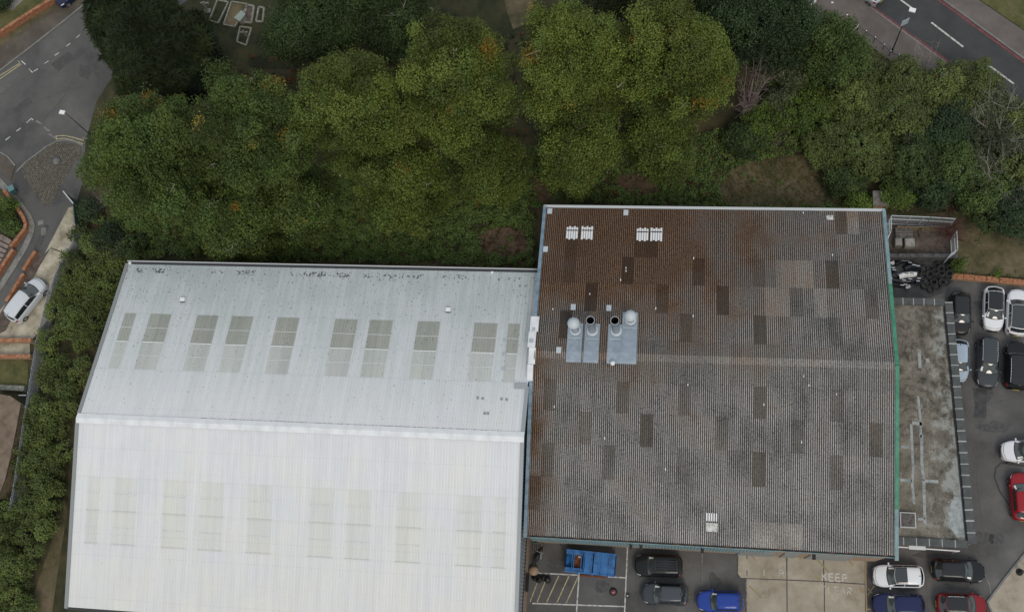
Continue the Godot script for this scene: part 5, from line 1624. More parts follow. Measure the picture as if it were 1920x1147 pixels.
	for q in [[Vector2(-61.85, -28.47), Vector2(-58.67, -31.01), Vector2(-55.01, -34.34), Vector2(-51.34, -37.82)], [Vector2(-56.11, -24.71), Vector2(-54.73, -26.89), Vector2(-53.34, -29.08), Vector2(-52.25, -32.89)], [Vector2(-59.44, -25.95), Vector2(-56.28, -28.46), Vector2(-53.47, -29.71), Vector2(-50.54, -30.33)], [Vector2(-51.50, -13.36), Vector2(-50.86, -16.59), Vector2(-50.20, -19.27)]]:
		st = mb()
		ribbon(st, q, 0.05, 0.0082, 0.0082)
		struct("tarmac_seam", st, M.patch_tar)
	# stone setts at the mouth of the lane, raised and uneven, laid as one mass
	var area := [Vector2(-55.21, -22.13), Vector2(-53.23, -23.67), Vector2(-51.03, -23.49), Vector2(-50.35, -23.07), Vector2(-50.07, -22.28), Vector2(-50.62, -21.73), Vector2(-51.51, -19.26), Vector2(-52.42, -16.45), Vector2(-53.09, -16.50), Vector2(-54.96, -18.62), Vector2(-56.72, -20.72), Vector2(-56.03, -21.45)]
	rng.seed = 77
	var mm := MultiMesh.new()
	mm.transform_format = MultiMesh.TRANSFORM_3D
	mm.use_colors = true
	st = mb()
	for q in [[1.0, 0.0, 0.72, 0.05]]:
		var top := [Vector3(-0.085, 0.05, -0.062), Vector3(0.085, 0.05, -0.062), Vector3(0.085, 0.05, 0.062), Vector3(-0.085, 0.05, 0.062)]
		var bot := [Vector3(-0.105, 0.0, -0.08), Vector3(0.105, 0.0, -0.08), Vector3(0.105, 0.0, 0.08), Vector3(-0.105, 0.0, 0.08)]
		quad(st, top[0], top[1], top[2], top[3])
		for k in 4:
			quad(st, top[k], bot[k], bot[(k + 1) % 4], top[(k + 1) % 4])
	st.generate_normals()
	mm.mesh = st.commit()
	var spots := []
	var lo := Vector2(1e9, 1e9)
	var hi := -lo
	for p in area:
		lo = lo.min(p)
		hi = hi.max(p)
	var row := 0
	var z := lo.y
	while z < hi.y:
		var x := lo.x + (0.12 if row % 2 else 0.0)
		while x < hi.x:
			if inside(Vector2(x, z), area):
				spots.append(Vector2(x, z))
			x += 0.235
		z += 0.185
		row += 1
	mm.instance_count = spots.size()
	for k in spots.size():
		var s := rng.randf_range(0.8, 1.05)
		mm.set_instance_transform(k, Transform3D(Basis(Vector3.UP, rng.randf_range(-0.25, 0.25)).scaled(Vector3(s, rng.randf_range(0.5, 1.5), s)), Vector3(spots[k].x + rng.randfn() * 0.02, 0.004, spots[k].y + rng.randfn() * 0.02)))
		var g := rng.randf_range(0.085, 0.15)
		mm.set_instance_color(k, Color(g * 1.03, g * 0.95, g * 0.78))
	var setts := MultiMeshInstance3D.new()
	setts.multimesh = mm
	var sm := StandardMaterial3D.new()
	sm.vertex_color_use_as_albedo = true
	sm.roughness = 0.85
	setts.material_override = sm
	setts.name = "stone_setts"
	setts.set_meta("kind", "stuff")
	add_child(setts)
	tag(setts, "uneven worn stone setts paving the mouth of the lane", "cobbles")
	st = mb()
	sheet(st, area, 0.008)
	struct("sett_bed", st, M.footway_dark)
	var mh := thing("manhole_cover", "pale round manhole cover among the stone setts", "manhole cover", Vector3(-52.74, 0, -21.54) + Vector3(0, 0.05, 0))
	st = mb(true)
	lathe(st, [Vector2(0.42, 0.0), Vector2(0.42, 0.03), Vector2(0, 0.032)], 22)
	obj("lid", st, M.concrete_grey, mh)
	st = mb(true)
	lathe(st, [Vector2(0.50, 0.0), Vector2(0.50, 0.025), Vector2(0.43, 0.025)], 22)
	obj("frame", st, M.gutter_dark, mh)
	# pale concrete drive along the hedge
	var drive := Node3D.new()
	drive.name = "concrete_drive"
	drive.set_meta("kind", "structure")
	add_child(drive)
	for q in [[Vector2(-49.72, -16.49), Vector2(-49.21, -14.50), Vector2(-49.04, -12.71), Vector2(-49.72, -11.43), Vector2(-51.40, -11.98), Vector2(-51.97, -11.33), Vector2(-50.34, -16.36)], [Vector2(-49.75, -11.32), Vector2(-50.46, -8.80), Vector2(-50.25, -4.33), Vector2(-51.43, -2.32), Vector2(-54.87, -2.32), Vector2(-58.00, -0.80), Vector2(-58.25, -1.89), Vector2(-52.68, -8.86), Vector2(-51.43, -11.86)]]:
		var s := mb()
		prism(s, q, -0.02, 0.03)
		obj("slab", s, M.concrete_pale, drive)
	st = mb()
	sheet(st, [Vector2(-58.25, -1.89), Vector2(-51.66, -2.04), Vector2(-51.39, -0.79), Vector2(-57.90, -0.36)], 0.03)
	struct("paving", st, M.concrete_pale)
	st = mb()
	sheet(st, [Vector2(-57.85, -0.14), Vector2(-51.47, -0.36), Vector2(-51.00, 2.42), Vector2(-57.20, 2.65)], 0.02)
	struct("lawn", st, M.verge)
	st = mb()
	sheet(st, [Vector2(-53.08, -11.60), Vector2(-51.92, -11.10), Vector2(-52.39, -9.44), Vector2(-53.46, -6.47), Vector2(-54.47, -3.10), Vector2(-56.52, -1.94), Vector2(-54.33, -7.86)], 0.045)
	struct("planting_bed", st, M.earth)
	wall_line("bed_wall", "orange coped wall along the brown planting bed, upper stretch", "wall", [Vector2(-52.77, -11.44), Vector2(-53.21, -10.46), Vector2(-53.68, -9.37)], 0.24, 0.45, M.brick, M.coping_orange)
	wall_line("bed_wall", "orange coped wall beside the silver people carrier", "wall", [Vector2(-53.55, -9.03), Vector2(-54.05, -7.83), Vector2(-54.82, -6.02)], 0.24, 0.45, M.brick, M.coping_orange)
	wall_line("garden_wall", "straight orange coped wall on the drive side of the narrow paved passage", "wall", [Vector2(-56.63, -1.91), Vector2(-51.06, -2.03)], 0.30, 0.7, M.brick_tan, M.coping_orange)
	wall_line("garden_wall", "straight orange coped wall between the paved passage and the lawn", "wall", [Vector2(-56.25, -0.24), Vector2(-50.84, -0.42)], 0.30, 0.7, M.brick_tan, M.coping_orange)
	# curved footpath and the wall that follows it
	st = mb()
	ribbon(st, [Vector2(-59.00, -19.49), Vector2(-56.91, -17.65), Vector2(-55.55, -16.35), Vector2(-54.47, -15.19), Vector2(-53.92, -14.25), Vector2(-53.91, -13.32), Vector2(-54.26, -11.92), Vector2(-54.95, -10.18), Vector2(-55.88, -7.99), Vector2(-57.26, -5.25)], 0.62, 0.0, 0.10)
	struct("footpath", st, M.concrete_grey)
	st = mb()
	ribbon(st, [Vector2(-59.29, -22.48), Vector2(-58.33, -21.99), Vector2(-57.26, -20.96)], 0.16, 0.0, 0.11)
	struct("kerb", st, M.kerb)
	st = mb()
	sheet(st, [Vector2(-63.63, -25.32), Vector2(-59.26, -22.35), Vector2(-58.30, -21.87), Vector2(-57.25, -20.90), Vector2(-57.36, -19.20), Vector2(-58.81, -20.28), Vector2(-62.77, -21.60)], 0.09)
	struct("pavement", st, M.footway_dark)
	wall_line("garden_wall", "curved low brick wall round the bush at the corner of the lane", "wall", [Vector2(-57.56, -17.98), Vector2(-56.64, -17.04), Vector2(-55.73, -16.11), Vector2(-54.86, -15.12), Vector2(-54.35, -14.37), Vector2(-54.33, -13.73), Vector2(-54.73, -13.08), Vector2(-55.11, -12.38), Vector2(-55.51, -11.80)], 0.24, 0.6, M.brick, M.coping_orange)
	wall_line("garden_wall", "red brick wall stub beside the pink terrace, below the curved wall", "wall", [Vector2(-55.15, -11.52), Vector2(-55.59, -10.53), Vector2(-56.05, -9.44), Vector2(-57.04, -7.32)], 0.24, 0.6, M.brick, M.coping_orange)
	st = mb()
	sheet(st, [Vector2(-60.99, -19.17), Vector2(-58.12, -18.23), Vector2(-54.92, -14.47), Vector2(-55.84, -12.71), Vector2(-59.52, -12.64)], 0.02)
	struct("garden_bed", st, M.ground)
	shrub("bright green bush inside the curved brick wall", Vector3(-56.55, 0, -15.82), 1.5, 1.15, 311, FRESH)
	shrub("darker bush beside the pink terrace, inside the curved brick wall", Vector3(-55.63, 0, -14.00), 1.3, 0.85, 312, MID)
	shrub("bush at the left edge above the pink terrace", Vector3(-57.13, 0, -14.64), 1.6, 1.2, 313, MID)
	var tr := thing("terrace", "weathered pink slab terrace at the left edge", "terrace")
	for k in 6:
		st = mb()
		prism(st, [[Vector2(-56.90, -13.21), Vector2(-55.70, -12.59), Vector2(-55.90, -12.12), Vector2(-58.06, -13.08)], [Vector2(-58.04, -12.96), Vector2(-55.93, -12.01), Vector2(-56.03, -11.66), Vector2(-58.44, -12.60)], [Vector2(-58.41, -12.49), Vector2(-56.07, -11.54), Vector2(-56.23, -11.19), Vector2(-58.79, -12.07)], [Vector2(-58.77, -11.96), Vector2(-56.26, -11.08), Vector2(-56.36, -10.73), Vector2(-59.16, -11.60)], [Vector2(-59.14, -11.48), Vector2(-56.39, -10.61), Vector2(-56.55, -10.26), Vector2(-59.51, -11.01)], [Vector2(-59.48, -10.90), Vector2(-56.59, -10.15), Vector2(-56.83, -9.63), Vector2(-59.85, -10.43)]][k], 0.0, 0.30 - 0.03 * k)
		obj("slab", st, M.pink_tile, tr)
	var wb := thing("wheelie_bin", "teal wheelie bin on the footway by the curved wall", "bin", Vector3(-56.55, 0, -17.99), 0.6)
	st = mb()
	var b0 := 0.22
	var b1 := 0.30
	for k in 4:
		var c0 := Vector2(b0, b0).rotated(k * PI * 0.5)
		var c1 := Vector2(b0, b0).rotated((k + 1) * PI * 0.5)
		var r := b1 / b0
		quad(st, Vector3(c0.x, 0.06, c0.y), Vector3(c0.x * r, 1.0, c0.y * r), Vector3(c1.x * r, 1.0, c1.y * r), Vector3(c1.x, 0.06, c1.y))
	obj("tub", st, M.bin_teal, wb)
	st = mb()
	box(st, Vector3(0.02, 1.03, 0), Vector3(0.66, 0.07, 0.64))
	obj("lid", st, mat(0.10, 0.20, 0.20, 0.45), wb)
	st = mb()
	tube(st, Vector3(-0.36, 0.98, -0.26), Vector3(-0.36, 0.98, 0.26), 0.025, 0.025, 6)
	obj("handle", st, M.black, wb)
	for s in [-1.0, 1.0]:
		st = mb(true)
		tube(st, Vector3(-0.24, 0.1, s * 0.20), Vector3(-0.24, 0.1, s * 0.26), 0.1, 0.1, 12)
		obj("wheel", st, M.rubber, wb)
	# inspection covers
	dashes("service_cover", M.concrete_grey, [[Vector2(-53.41, -14.61), Vector2(-52.84, -14.74)], [Vector2(-52.65, -14.10), Vector2(-52.54, -13.29)]], 0.5, 0.012)
	# fence panel across the lane end, then a long mesh fence along the hedge
	var fp := thing("fence_panel", "tall dark green board panel with a pale top rail at the lane end", "fence")
	var q := [Vector2(-49.91, -17.26), Vector2(-48.56, -15.95)]
	for k in 8:
		st = mb()
		var a: Vector2 = q[0].lerp(q[1], k / 8.0)
		var b: Vector2 = q[0].lerp(q[1], (k + 0.94) / 8.0)
		ribbon(st, [a, b], 0.06, 0.0, 2.14 - 0.02 * (k % 2))
		obj("plank", st, M.fence_green, fp)
	st = mb()
	beam(st, Vector3(q[0].x, 2.18, q[0].y), Vector3(q[1].x, 2.18, q[1].y), 0.12, 0.07)
	obj("top_rail", st, M.trim_pale, fp)
	var fg := thing("fence_panel", "short dark teal fence at the head of the pale concrete drive", "fence")
	q = [Vector2(-48.80, -16.05), Vector2(-48.21, -13.93)]
	for k in 8:
		st = mb()
		ribbon(st, [q[0].lerp(q[1], k / 8.0), q[0].lerp(q[1], (k + 0.94) / 8.0)], 0.07, 0.0, 1.8 - 0.015 * (k % 2))
		obj("plank", st, M.fence_green, fg)
	var lf := thing("mesh_fence", "long grey palisade fence between the drive and the tall hedge", "fence")
	var line := [Vector2(-48.13, -13.78), Vector2(-47.95, -12.02), Vector2(-48.55, -10.72), Vector2(-49.26, -8.30), Vector2(-49.60, -6.64), Vector2(-49.69, -4.34), Vector2(-49.81, -1.64), Vector2(-49.70, 1.01), Vector2(-49.59, 3.37), Vector2(-49.49, 6.20), Vector2(-49.33, 9.24), Vector2(-49.18, 12.23), Vector2(-49.18, 14.69)]
	for k in line.size() - 1:
		var n := maxi(1, roundi(line[k].distance_to(line[k + 1]) / 1.5))
		for i in n:
			var p: Vector2 = line[k].lerp(line[k + 1], float(i) / n)
			st = mb()
			box(st, Vector3(p.x, 0.98, p.y), Vector3(0.07, 1.96, 0.07))
			obj("post", st, M.galv, lf)
		for yy in [0.4, 1.65]:
			st = mb()
			beam(st, Vector3(line[k].x, yy, line[k].y), Vector3(line[k + 1].x, yy, line[k + 1].y), 0.05, 0.05)
			obj("rail", st, M.galv, lf)
		st = mb()
		var pn := int(line[k].distance_to(line[k + 1]) / 0.125)
		for i in pn:
			var p: Vector2 = line[k].lerp(line[k + 1], (i + 0.5) / pn)
			box(st, Vector3(p.x, 0.98, p.y), Vector3(0.055, 1.85, 0.055))
		obj("pale", st, M.galv, lf).set_meta("kind", "stuff")
	# a shed at the left edge and a few things by it
	var sh := thing("garden_shed", "brown felted shed with a shallow roof at the left edge, below the lawn", "shed")
	var roof := [Vector2(-55.53, 3.79), Vector2(-53.35, 3.60), Vector2(-51.19, 3.84), Vector2(-49.94, 4.51), Vector2(-49.90, 6.77), Vector2(-49.90, 9.30), Vector2(-50.01, 11.80), Vector2(-50.43, 13.79), Vector2(-53.09, 14.42)]
	st = mb()
	prism(st, roof, 2.0, 2.12)
	obj("roof", st, M.pink_tile_brown, sh)
	st = mb()
	var inner := []
	var mid := Vector2.ZERO
	for p in roof:
		mid += p / roof.size()
	for p in roof:
		inner.append(mid.lerp(p, 0.94))
	prism(st, inner, 0.0, 2.0)
	obj("wall", st, M.wood, sh)
	st = mb()
	beam(st, Vector3(-51.51, 0.30, 3.41), Vector3(-50.73, 0.30, 3.38), 0.10, 0.10)
	tag(obj("white_pipe", st, M.white), "short white pipe lying beside the brown shed", "pipe")
	st = mb()
	beam(st, Vector3(-53.57, 0.30, 2.74), Vector3(-50.97, 0.30, 2.75), 0.5, 0.5)
	tag(obj("rubble_wall", st, M.stone), "low rubble wall between the lawn and the brown shed", "wall")

func cemetery() -> void:
	var st := mb()
	sheet(st, [Vector2(-43.26, -44.58), Vector2(-31.75, -44.98), Vector2(-3.29, -43.66), Vector2(-4.06, -38.01), Vector2(-5.83, -35.56), Vector2(-16.35, -31.99), Vector2(-32.36, -32.11), Vector2(-37.45, -34.67)], 0.004)
	struct("lawn", st, M.cemetery_grass)
	st = mb()
	sheet(st, [Vector2(-7.08, -41.83), Vector2(-3.29, -41.75), Vector2(-3.58, -39.24), Vector2(-4.28, -37.08), Vector2(-5.50, -36.48), Vector2(-6.31, -38.67)], 0.012)
	struct("path", st, M.bank)
	st = mb()
	sheet(st, [Vector2(-32.17, -34.93), Vector2(-28.13, -35.33), Vector2(-23.40, -34.40), Vector2(-18.98, -35.72), Vector2(-15.26, -35.37), Vector2(-15.35, -33.21), Vector2(-19.66, -31.40), Vector2(-27.64, -31.45)], 0.010)
	struct("earth_patch", st, M.leaf_soil)
	grave("plain grave kerb set nearest the leaning stone cross", [Vector2(-37.86, -40.42), Vector2(-36.56, -40.14), Vector2(-37.32, -37.62), Vector2(-38.38, -37.90)], 0.14, null, [])
	grave("wide grave kerb beside the pale chest tomb", [Vector2(-36.20, -40.20), Vector2(-34.30, -39.84), Vector2(-35.40, -37.14), Vector2(-36.69, -37.42)], 0.14, M.bank, [])
	grave("white kerbed grave directly right of the chest tomb", [Vector2(-34.41, -39.78), Vector2(-33.60, -39.57), Vector2(-33.62, -37.57), Vector2(-34.59, -37.71)], 0.20, M.earth, [])
	grave("grave kerb with a little cross, below the chest tomb", [Vector2(-34.80, -37.14), Vector2(-33.53, -36.93), Vector2(-33.83, -34.89), Vector2(-34.90, -35.35)], 0.14, null, [[Vector2(-33.96, -36.06)][0]])
	grave("small open grave kerb, rightmost of the group by the chest tomb", [Vector2(-33.06, -39.49), Vector2(-32.45, -39.35), Vector2(-32.39, -37.68), Vector2(-33.11, -37.75)], 0.18, null, [])
	grave("long narrow grave kerb alone on the cemetery grass", [Vector2(-14.90, -39.00), Vector2(-14.10, -38.98), Vector2(-14.04, -37.03), Vector2(-14.85, -37.23)], 0.15, null, [])
	grave("dark sunken grave kerb under the tree in the middle of the cemetery", [Vector2(-21.43, -37.58), Vector2(-20.22, -37.56), Vector2(-20.02, -36.18), Vector2(-21.22, -36.19)], 0.12, null, [])
	var cr := thing("stone_cross", "tall leaning stone cross at the edge of the cemetery", "cross", Vector3(-38.76, 0, -39.21))
	st = mb()
	box(st, Vector3(0, 0.7, 0), Vector3(0.24, 1.4, 0.18), Basis(Vector3.RIGHT, -0.25))
	obj("shaft", st, M.stone, cr)
	st = mb()
	box(st, Vector3(0, 1.0, -0.26), Vector3(0.95, 0.22, 0.17), Basis(Vector3.RIGHT, -0.25))
	obj("arm", st, M.stone, cr)
	st = mb()
	box(st, Vector3(0, 0.1, 0.1), Vector3(0.7, 0.2, 0.5))
	obj("base", st, M.stone, cr)
	var ct := thing("chest_tomb", "pale grey green chest tomb among the white kerbs", "tomb")
	st = mb()
	prism(st, [Vector2(-35.11, -37.74), Vector2(-34.57, -38.50), Vector2(-34.16, -38.10), Vector2(-34.65, -37.41)], 0.0, 0.85)
	obj("chest", st, M.stone, ct)
	st = mb()
	prism(st, [Vector2(-35.26, -37.71), Vector2(-34.56, -38.59), Vector2(-34.03, -38.14), Vector2(-34.55, -37.25)], 0.85, 0.98)
	obj("slab", st, M.tomb, ct)
	var hs := thing("headstone", "small grey headstone in the dark gap between two leafy trees", "headstone", Vector3(5.58, 0, -37.61))
	st = mb()
	box(st, Vector3(0, 0.35, 0), Vector3(0.5, 0.7, 0.14))
	obj("stone", st, M.stone, hs)
	st = mb()
	box(st, Vector3(0, 0.05, 0.06), Vector3(0.65, 0.1, 0.4))
	obj("plinth", st, M.stone, hs)

func main_road() -> void:
	var st := mb()
	sheet(st, [Vector2(24.62, -43.01), Vector2(28.88, -39.28), Vector2(32.53, -35.91), Vector2(35.93, -32.86), Vector2(40.43, -28.77), Vector2(46.57, -23.11), Vector2(55.64, -23.15), Vector2(49.66, -27.10), Vector2(43.62, -32.56), Vector2(36.53, -39.14), Vector2(32.79, -42.82)], 0.006)
	struct("road", st, M.asphalt_new)
	st = mb()
	sheet(st, [Vector2(17.84, -43.79), Vector2(24.51, -43.01), Vector2(28.78, -39.28), Vector2(32.43, -35.91), Vector2(35.83, -32.80), Vector2(40.33, -28.72), Vector2(46.57, -23.00), Vector2(46.34, -20.15), Vector2(39.66, -23.83), Vector2(32.36, -31.63), Vector2(28.52, -35.14), Vector2(24.03, -38.17), Vector2(20.44, -38.83)], 0.10)
	struct("pavement", st, M.footway)
	st = mb()
	sheet(st, [Vector2(32.89, -42.82), Vector2(36.63, -39.14), Vector2(43.72, -32.56), Vector2(49.75, -27.10), Vector2(50.04, -30.39), Vector2(43.74, -35.64), Vector2(39.83, -39.08), Vector2(36.30, -42.74)], 0.10)
	struct("pavement", st, M.footway)
	st = mb()
	sheet(st, [Vector2(36.30, -42.74), Vector2(39.92, -39.08), Vector2(43.83, -35.64), Vector2(50.04, -30.39), Vector2(51.08, -42.40)], 0.11)
	struct("grass_verge", st, M.verge)
	st = mb()
	ribbon(st, [Vector2(24.62, -43.01), Vector2(28.83, -39.28), Vector2(32.48, -35.91), Vector2(35.89, -32.86), Vector2(40.38, -28.77), Vector2(46.52, -23.06)], 0.14, 0.0, 0.115)
	struct("kerb", st, M.kerb)
	st = mb()
	ribbon(st, [Vector2(32.84, -42.82), Vector2(36.58, -39.14), Vector2(43.67, -32.56), Vector2(49.71, -27.10)], 0.14, 0.0, 0.115)
	struct("kerb", st, M.kerb)
	dashes("centre_dash", M.line_white, [[Vector2(31.19, -40.56), Vector2(33.85, -38.12)], [Vector2(35.38, -36.69), Vector2(38.18, -33.99)], [Vector2(39.75, -32.60), Vector2(42.50, -30.04)], [Vector2(44.01, -28.65), Vector2(46.63, -26.23)]], 0.17, 0.012)
	dashes("red_line", M.line_red, [[Vector2(24.82, -43.01), Vector2(29.03, -39.28), Vector2(32.67, -35.91), Vector2(36.08, -32.92), Vector2(40.57, -28.83)], [Vector2(25.03, -43.00), Vector2(29.23, -39.28), Vector2(32.87, -35.91), Vector2(36.28, -32.92), Vector2(40.76, -28.82)], [Vector2(32.58, -42.83), Vector2(36.33, -39.15), Vector2(43.43, -32.57), Vector2(49.48, -27.10)], [Vector2(32.38, -42.83), Vector2(36.13, -39.15), Vector2(43.24, -32.57), Vector2(49.29, -27.10)]], 0.10, 0.012)
	lamp_post("grey street lamp on the wide footway beside the red lined road", Vector3(31.60, 0.00, -33.54), 7.3, Vector2(0.5, 0.15), true)
	lamp_post("street lamp at the left junction, its post leaning out of the trees", Vector3(-47.46, 0, -22.98), 8.0, Vector2(-0.6, -0.1), false)
	# post and rail along the back of the footway
	var rl := thing("railing", "low dark rail with white topped posts along the back of the footway", "railing")
	var pts := [Vector2(27.56, -35.08), Vector2(28.43, -35.94), Vector2(29.11, -35.29), Vector2(29.93, -34.58), Vector2(30.74, -33.77), Vector2(31.30, -33.07), Vector2(32.07, -32.66)]
	for k in pts.size():
		st = mb()
		tube(st, Vector3(pts[k].x, 0.1, pts[k].y), Vector3(pts[k].x, 0.95, pts[k].y), 0.04, 0.04, 8)
		obj("post", st, M.lamp_dark, rl)
		st = mb()
		tube(st, Vector3(pts[k].x, 0.95, pts[k].y), Vector3(pts[k].x, 1.0, pts[k].y), 0.06, 0.045, 8)
		obj("post_cap", st, M.white, rl)
		if k > 0:
			st = mb()
			beam(st, Vector3(pts[k - 1].x, 0.8, pts[k - 1].y), Vector3(pts[k].x, 0.8, pts[k].y), 0.05, 0.06)
			obj("rail", st, M.lamp_dark if k != 1 else M.white, rl)
	st = mb()
	beam(st, Vector3(23.96, 0.50, -38.33), Vector3(24.53, 0.50, -38.98), 0.08, 0.5)
	tag(obj("white_rail", st, M.white), "short white rail at the top beside the dark trees", "rail")
	for p in [[[Vector2(27.52, -37.57)], "small"], [[Vector2(26.13, -38.97)], "tiny"]]:
		st = mb()
		box(st, Vector3(p[0][0].x, 0.13, p[0][0].y), Vector3(0.2, 0.05, 0.14))
		tag(obj("litter", st, M.paper), "scrap of white litter on the footway, %s" % ("nearer the railing" if p[1] == "small" else "nearer the white rail"), "litter")

func compound() -> void:
	var st := mb()
	sheet(st, [Vector2(30.39, -16.71), Vector2(36.61, -15.86), Vector2(36.35, -12.67), Vector2(30.25, -12.55)], 0.014)
	struct("earth_floor", st, M.earth)
	mesh_fence("galvanised mesh fence round the brown earth compound", [[Vector2(30.47, -15.73), Vector2(33.86, -15.62), Vector2(35.94, -15.50)], [Vector2(36.01, -14.28), Vector2(36.01, -12.58), Vector2(35.31, -12.07)], [Vector2(30.47, -15.73), Vector2(30.42, -14.30), Vector2(30.12, -13.53)]], 2.2, 0.0)
	var bd := thing("board_fence", "tan boards along the back of the fenced compound", "fence")
	for k in 6:
		var a := Vector3(31.23, 0.00, -15.20)
		var b := Vector3(35.47, 0.00, -15.17)
		st = mb()
		ribbon(st, [Vector2(a.x, a.z).lerp(Vector2(b.x, b.z), k / 6.0), Vector2(a.x, a.z).lerp(Vector2(b.x, b.z), (k + 0.97) / 6.0)], 0.06, 0.0, 0.95)
		obj("plank", st, M.wood, bd)
	var bn := thing("bench_frame", "grey timber crate against the boards in the fenced compound", "crate", Vector3(31.90, 0, -14.73))
	for k in 4:
		st = mb()
		box(st, Vector3(0, 0.52, -0.42 + k * 0.28), Vector3(1.5, 0.06, 0.24))
		obj("slat", st, M.wood_grey, bn)
	st = mb()
	box(st, Vector3(0, 0.25, 0), Vector3(1.4, 0.48, 1.0))
	obj("frame", st, M.wood_grey, bn)
	for b in [["grey concrete block beside the building in the fenced compound", Vector3(31.33, 0, -13.76), M.concrete_grey, Vector3(0.62, 0.85, 0.75)], ["pale concrete block, right of the grey one in the fenced compound", Vector3(32.30, 0, -13.72), M.concrete_block, Vector3(0.85, 0.85, 0.80)]]:
		var o := thing("concrete_block", b[0], "block", b[1])
		var s: Vector3 = b[3]
		st = mb()
		box(st, Vector3(0, s.y * 0.46, 0), Vector3(s.x, s.y * 0.92, s.z))
		obj("block", st, b[2], o)
		st = mb()
		prism(st, [Vector2(-s.x * 0.46, -s.z * 0.40), Vector2(-s.x * 0.36, -s.z * 0.46), Vector2(s.x * 0.36, -s.z * 0.46), Vector2(s.x * 0.46, -s.z * 0.36), Vector2(s.x * 0.46, s.z * 0.46), Vector2(-s.x * 0.46, s.z * 0.46)], s.y * 0.92, s.y)
		obj("cap", st, b[2], o)
	st = mb()
	beam(st, Vector3(33.41, 0.90, -15.25), Vector3(33.33, 0.05, -14.44), 0.12, 0.08)
	tag(obj("leaning_post", st, M.gutter_dark), "dark post leaning on the boards in the compound", "post")
	st = mb()
	tube(st, Vector3(33.26, 2.20, -15.56), Vector3(33.08, 0.10, -15.35), 0.03, 0.03, 6)
	tag(obj("prop", st, M.galv), "thin metal prop between the mesh fence and the ground", "prop")
	wall_line("retaining_wall", "dark retaining wall behind the scrap panels and tyres", "wall", [Vector2(30.16, -12.31), Vector2(33.24, -12.37), Vector2(36.29, -12.38)], 0.25, 1.1, M.wall_dark, M.wall_dark)
	wall_line("retaining_wall", "long low red brick wall between the grass bank and the cars", "wall", [Vector2(35.85, -10.71), Vector2(38.73, -10.48), Vector2(42.07, -10.21), Vector2(45.81, -9.95)], 0.42, 0.5, M.brick_tan, M.brick)
	var ch := thing("concrete_chamber", "small flat topped concrete chamber at the corner of the brown roof", "chamber", Vector3(29.83, 0, -17.77))
	st = mb()
	box(st, Vector3(0, 0.6, 0), Vector3(1.3, 1.2, 1.3))
	obj("wall", st, M.brick_tan, ch)
	st = mb()
	box(st, Vector3(0, 1.25, -0.02), Vector3(1.42, 0.14, 1.42))
	obj("lid", st, M.chamber_lid, ch)
	st = mb()
	sheet(st, [Vector2(30.61, -12.35), Vector2(33.03, -12.50), Vector2(36.25, -12.46), Vector2(36.16, -10.74), Vector2(35.74, -9.47), Vector2(34.25, -8.89), Vector2(31.95, -8.53), Vector2(30.49, -8.79)], 0.0074)
	struct("oil_stain", st, M.damp)
	# heaped tyres: the first one, then copies
	rng.seed = 31
	var proto: Node3D = null
	for p in [[740, 685, 0], [860, 660, 0], [610, 770, 0], [745, 770, 1], [865, 760, 1], [660, 825, 2], [590, 850, 1], [740, 850, 2], [845, 845, 2], [505, 870, 0], [650, 950, 1], [530, 985, 0], [760, 950, 1], [620, 1030, 0], [570, 920, 0], [690, 905, 0], [830, 930, 0], [700, 720, 0], [800, 800, 0], [545, 760, 0], [710, 990, 0], [460, 800, 0]]:
		var b := Vector3(30.32, 0.40, -16.91)
		var ex := (Vector3(34.99, 0.40, -16.98) - b) / 100.0
		var ez := (Vector3(30.14, 0.40, -11.74) - b) / 100.0
		var w: Vector3 = b + ex * (p[0] / 7.17) + ez * (p[1] / 7.17)
		w.y = 0.13 + 0.23 * p[2]
		var label := "worn black tyre in the heap beside the retaining wall"
		var o: Node3D
		if proto == null:
			proto = thing("tyre", label, "tyre", w, 0.0, "heaped tyres by the retaining wall")
			obj("tread", tyre_shape(), M.tyre, proto)
			var bead := mb(true)
			lathe(bead, [Vector2(0.205, -0.05), Vector2(0.195, 0.0), Vector2(0.205, 0.05)], 20)
			obj("bead", bead, M.rubber, proto)
			o = proto
		else:
			o = copy_of(proto, label, w, 0.0)
		o.rotation = Vector3(rng.randfn() * 0.22, rng.randf() * TAU, rng.randfn() * 0.22)
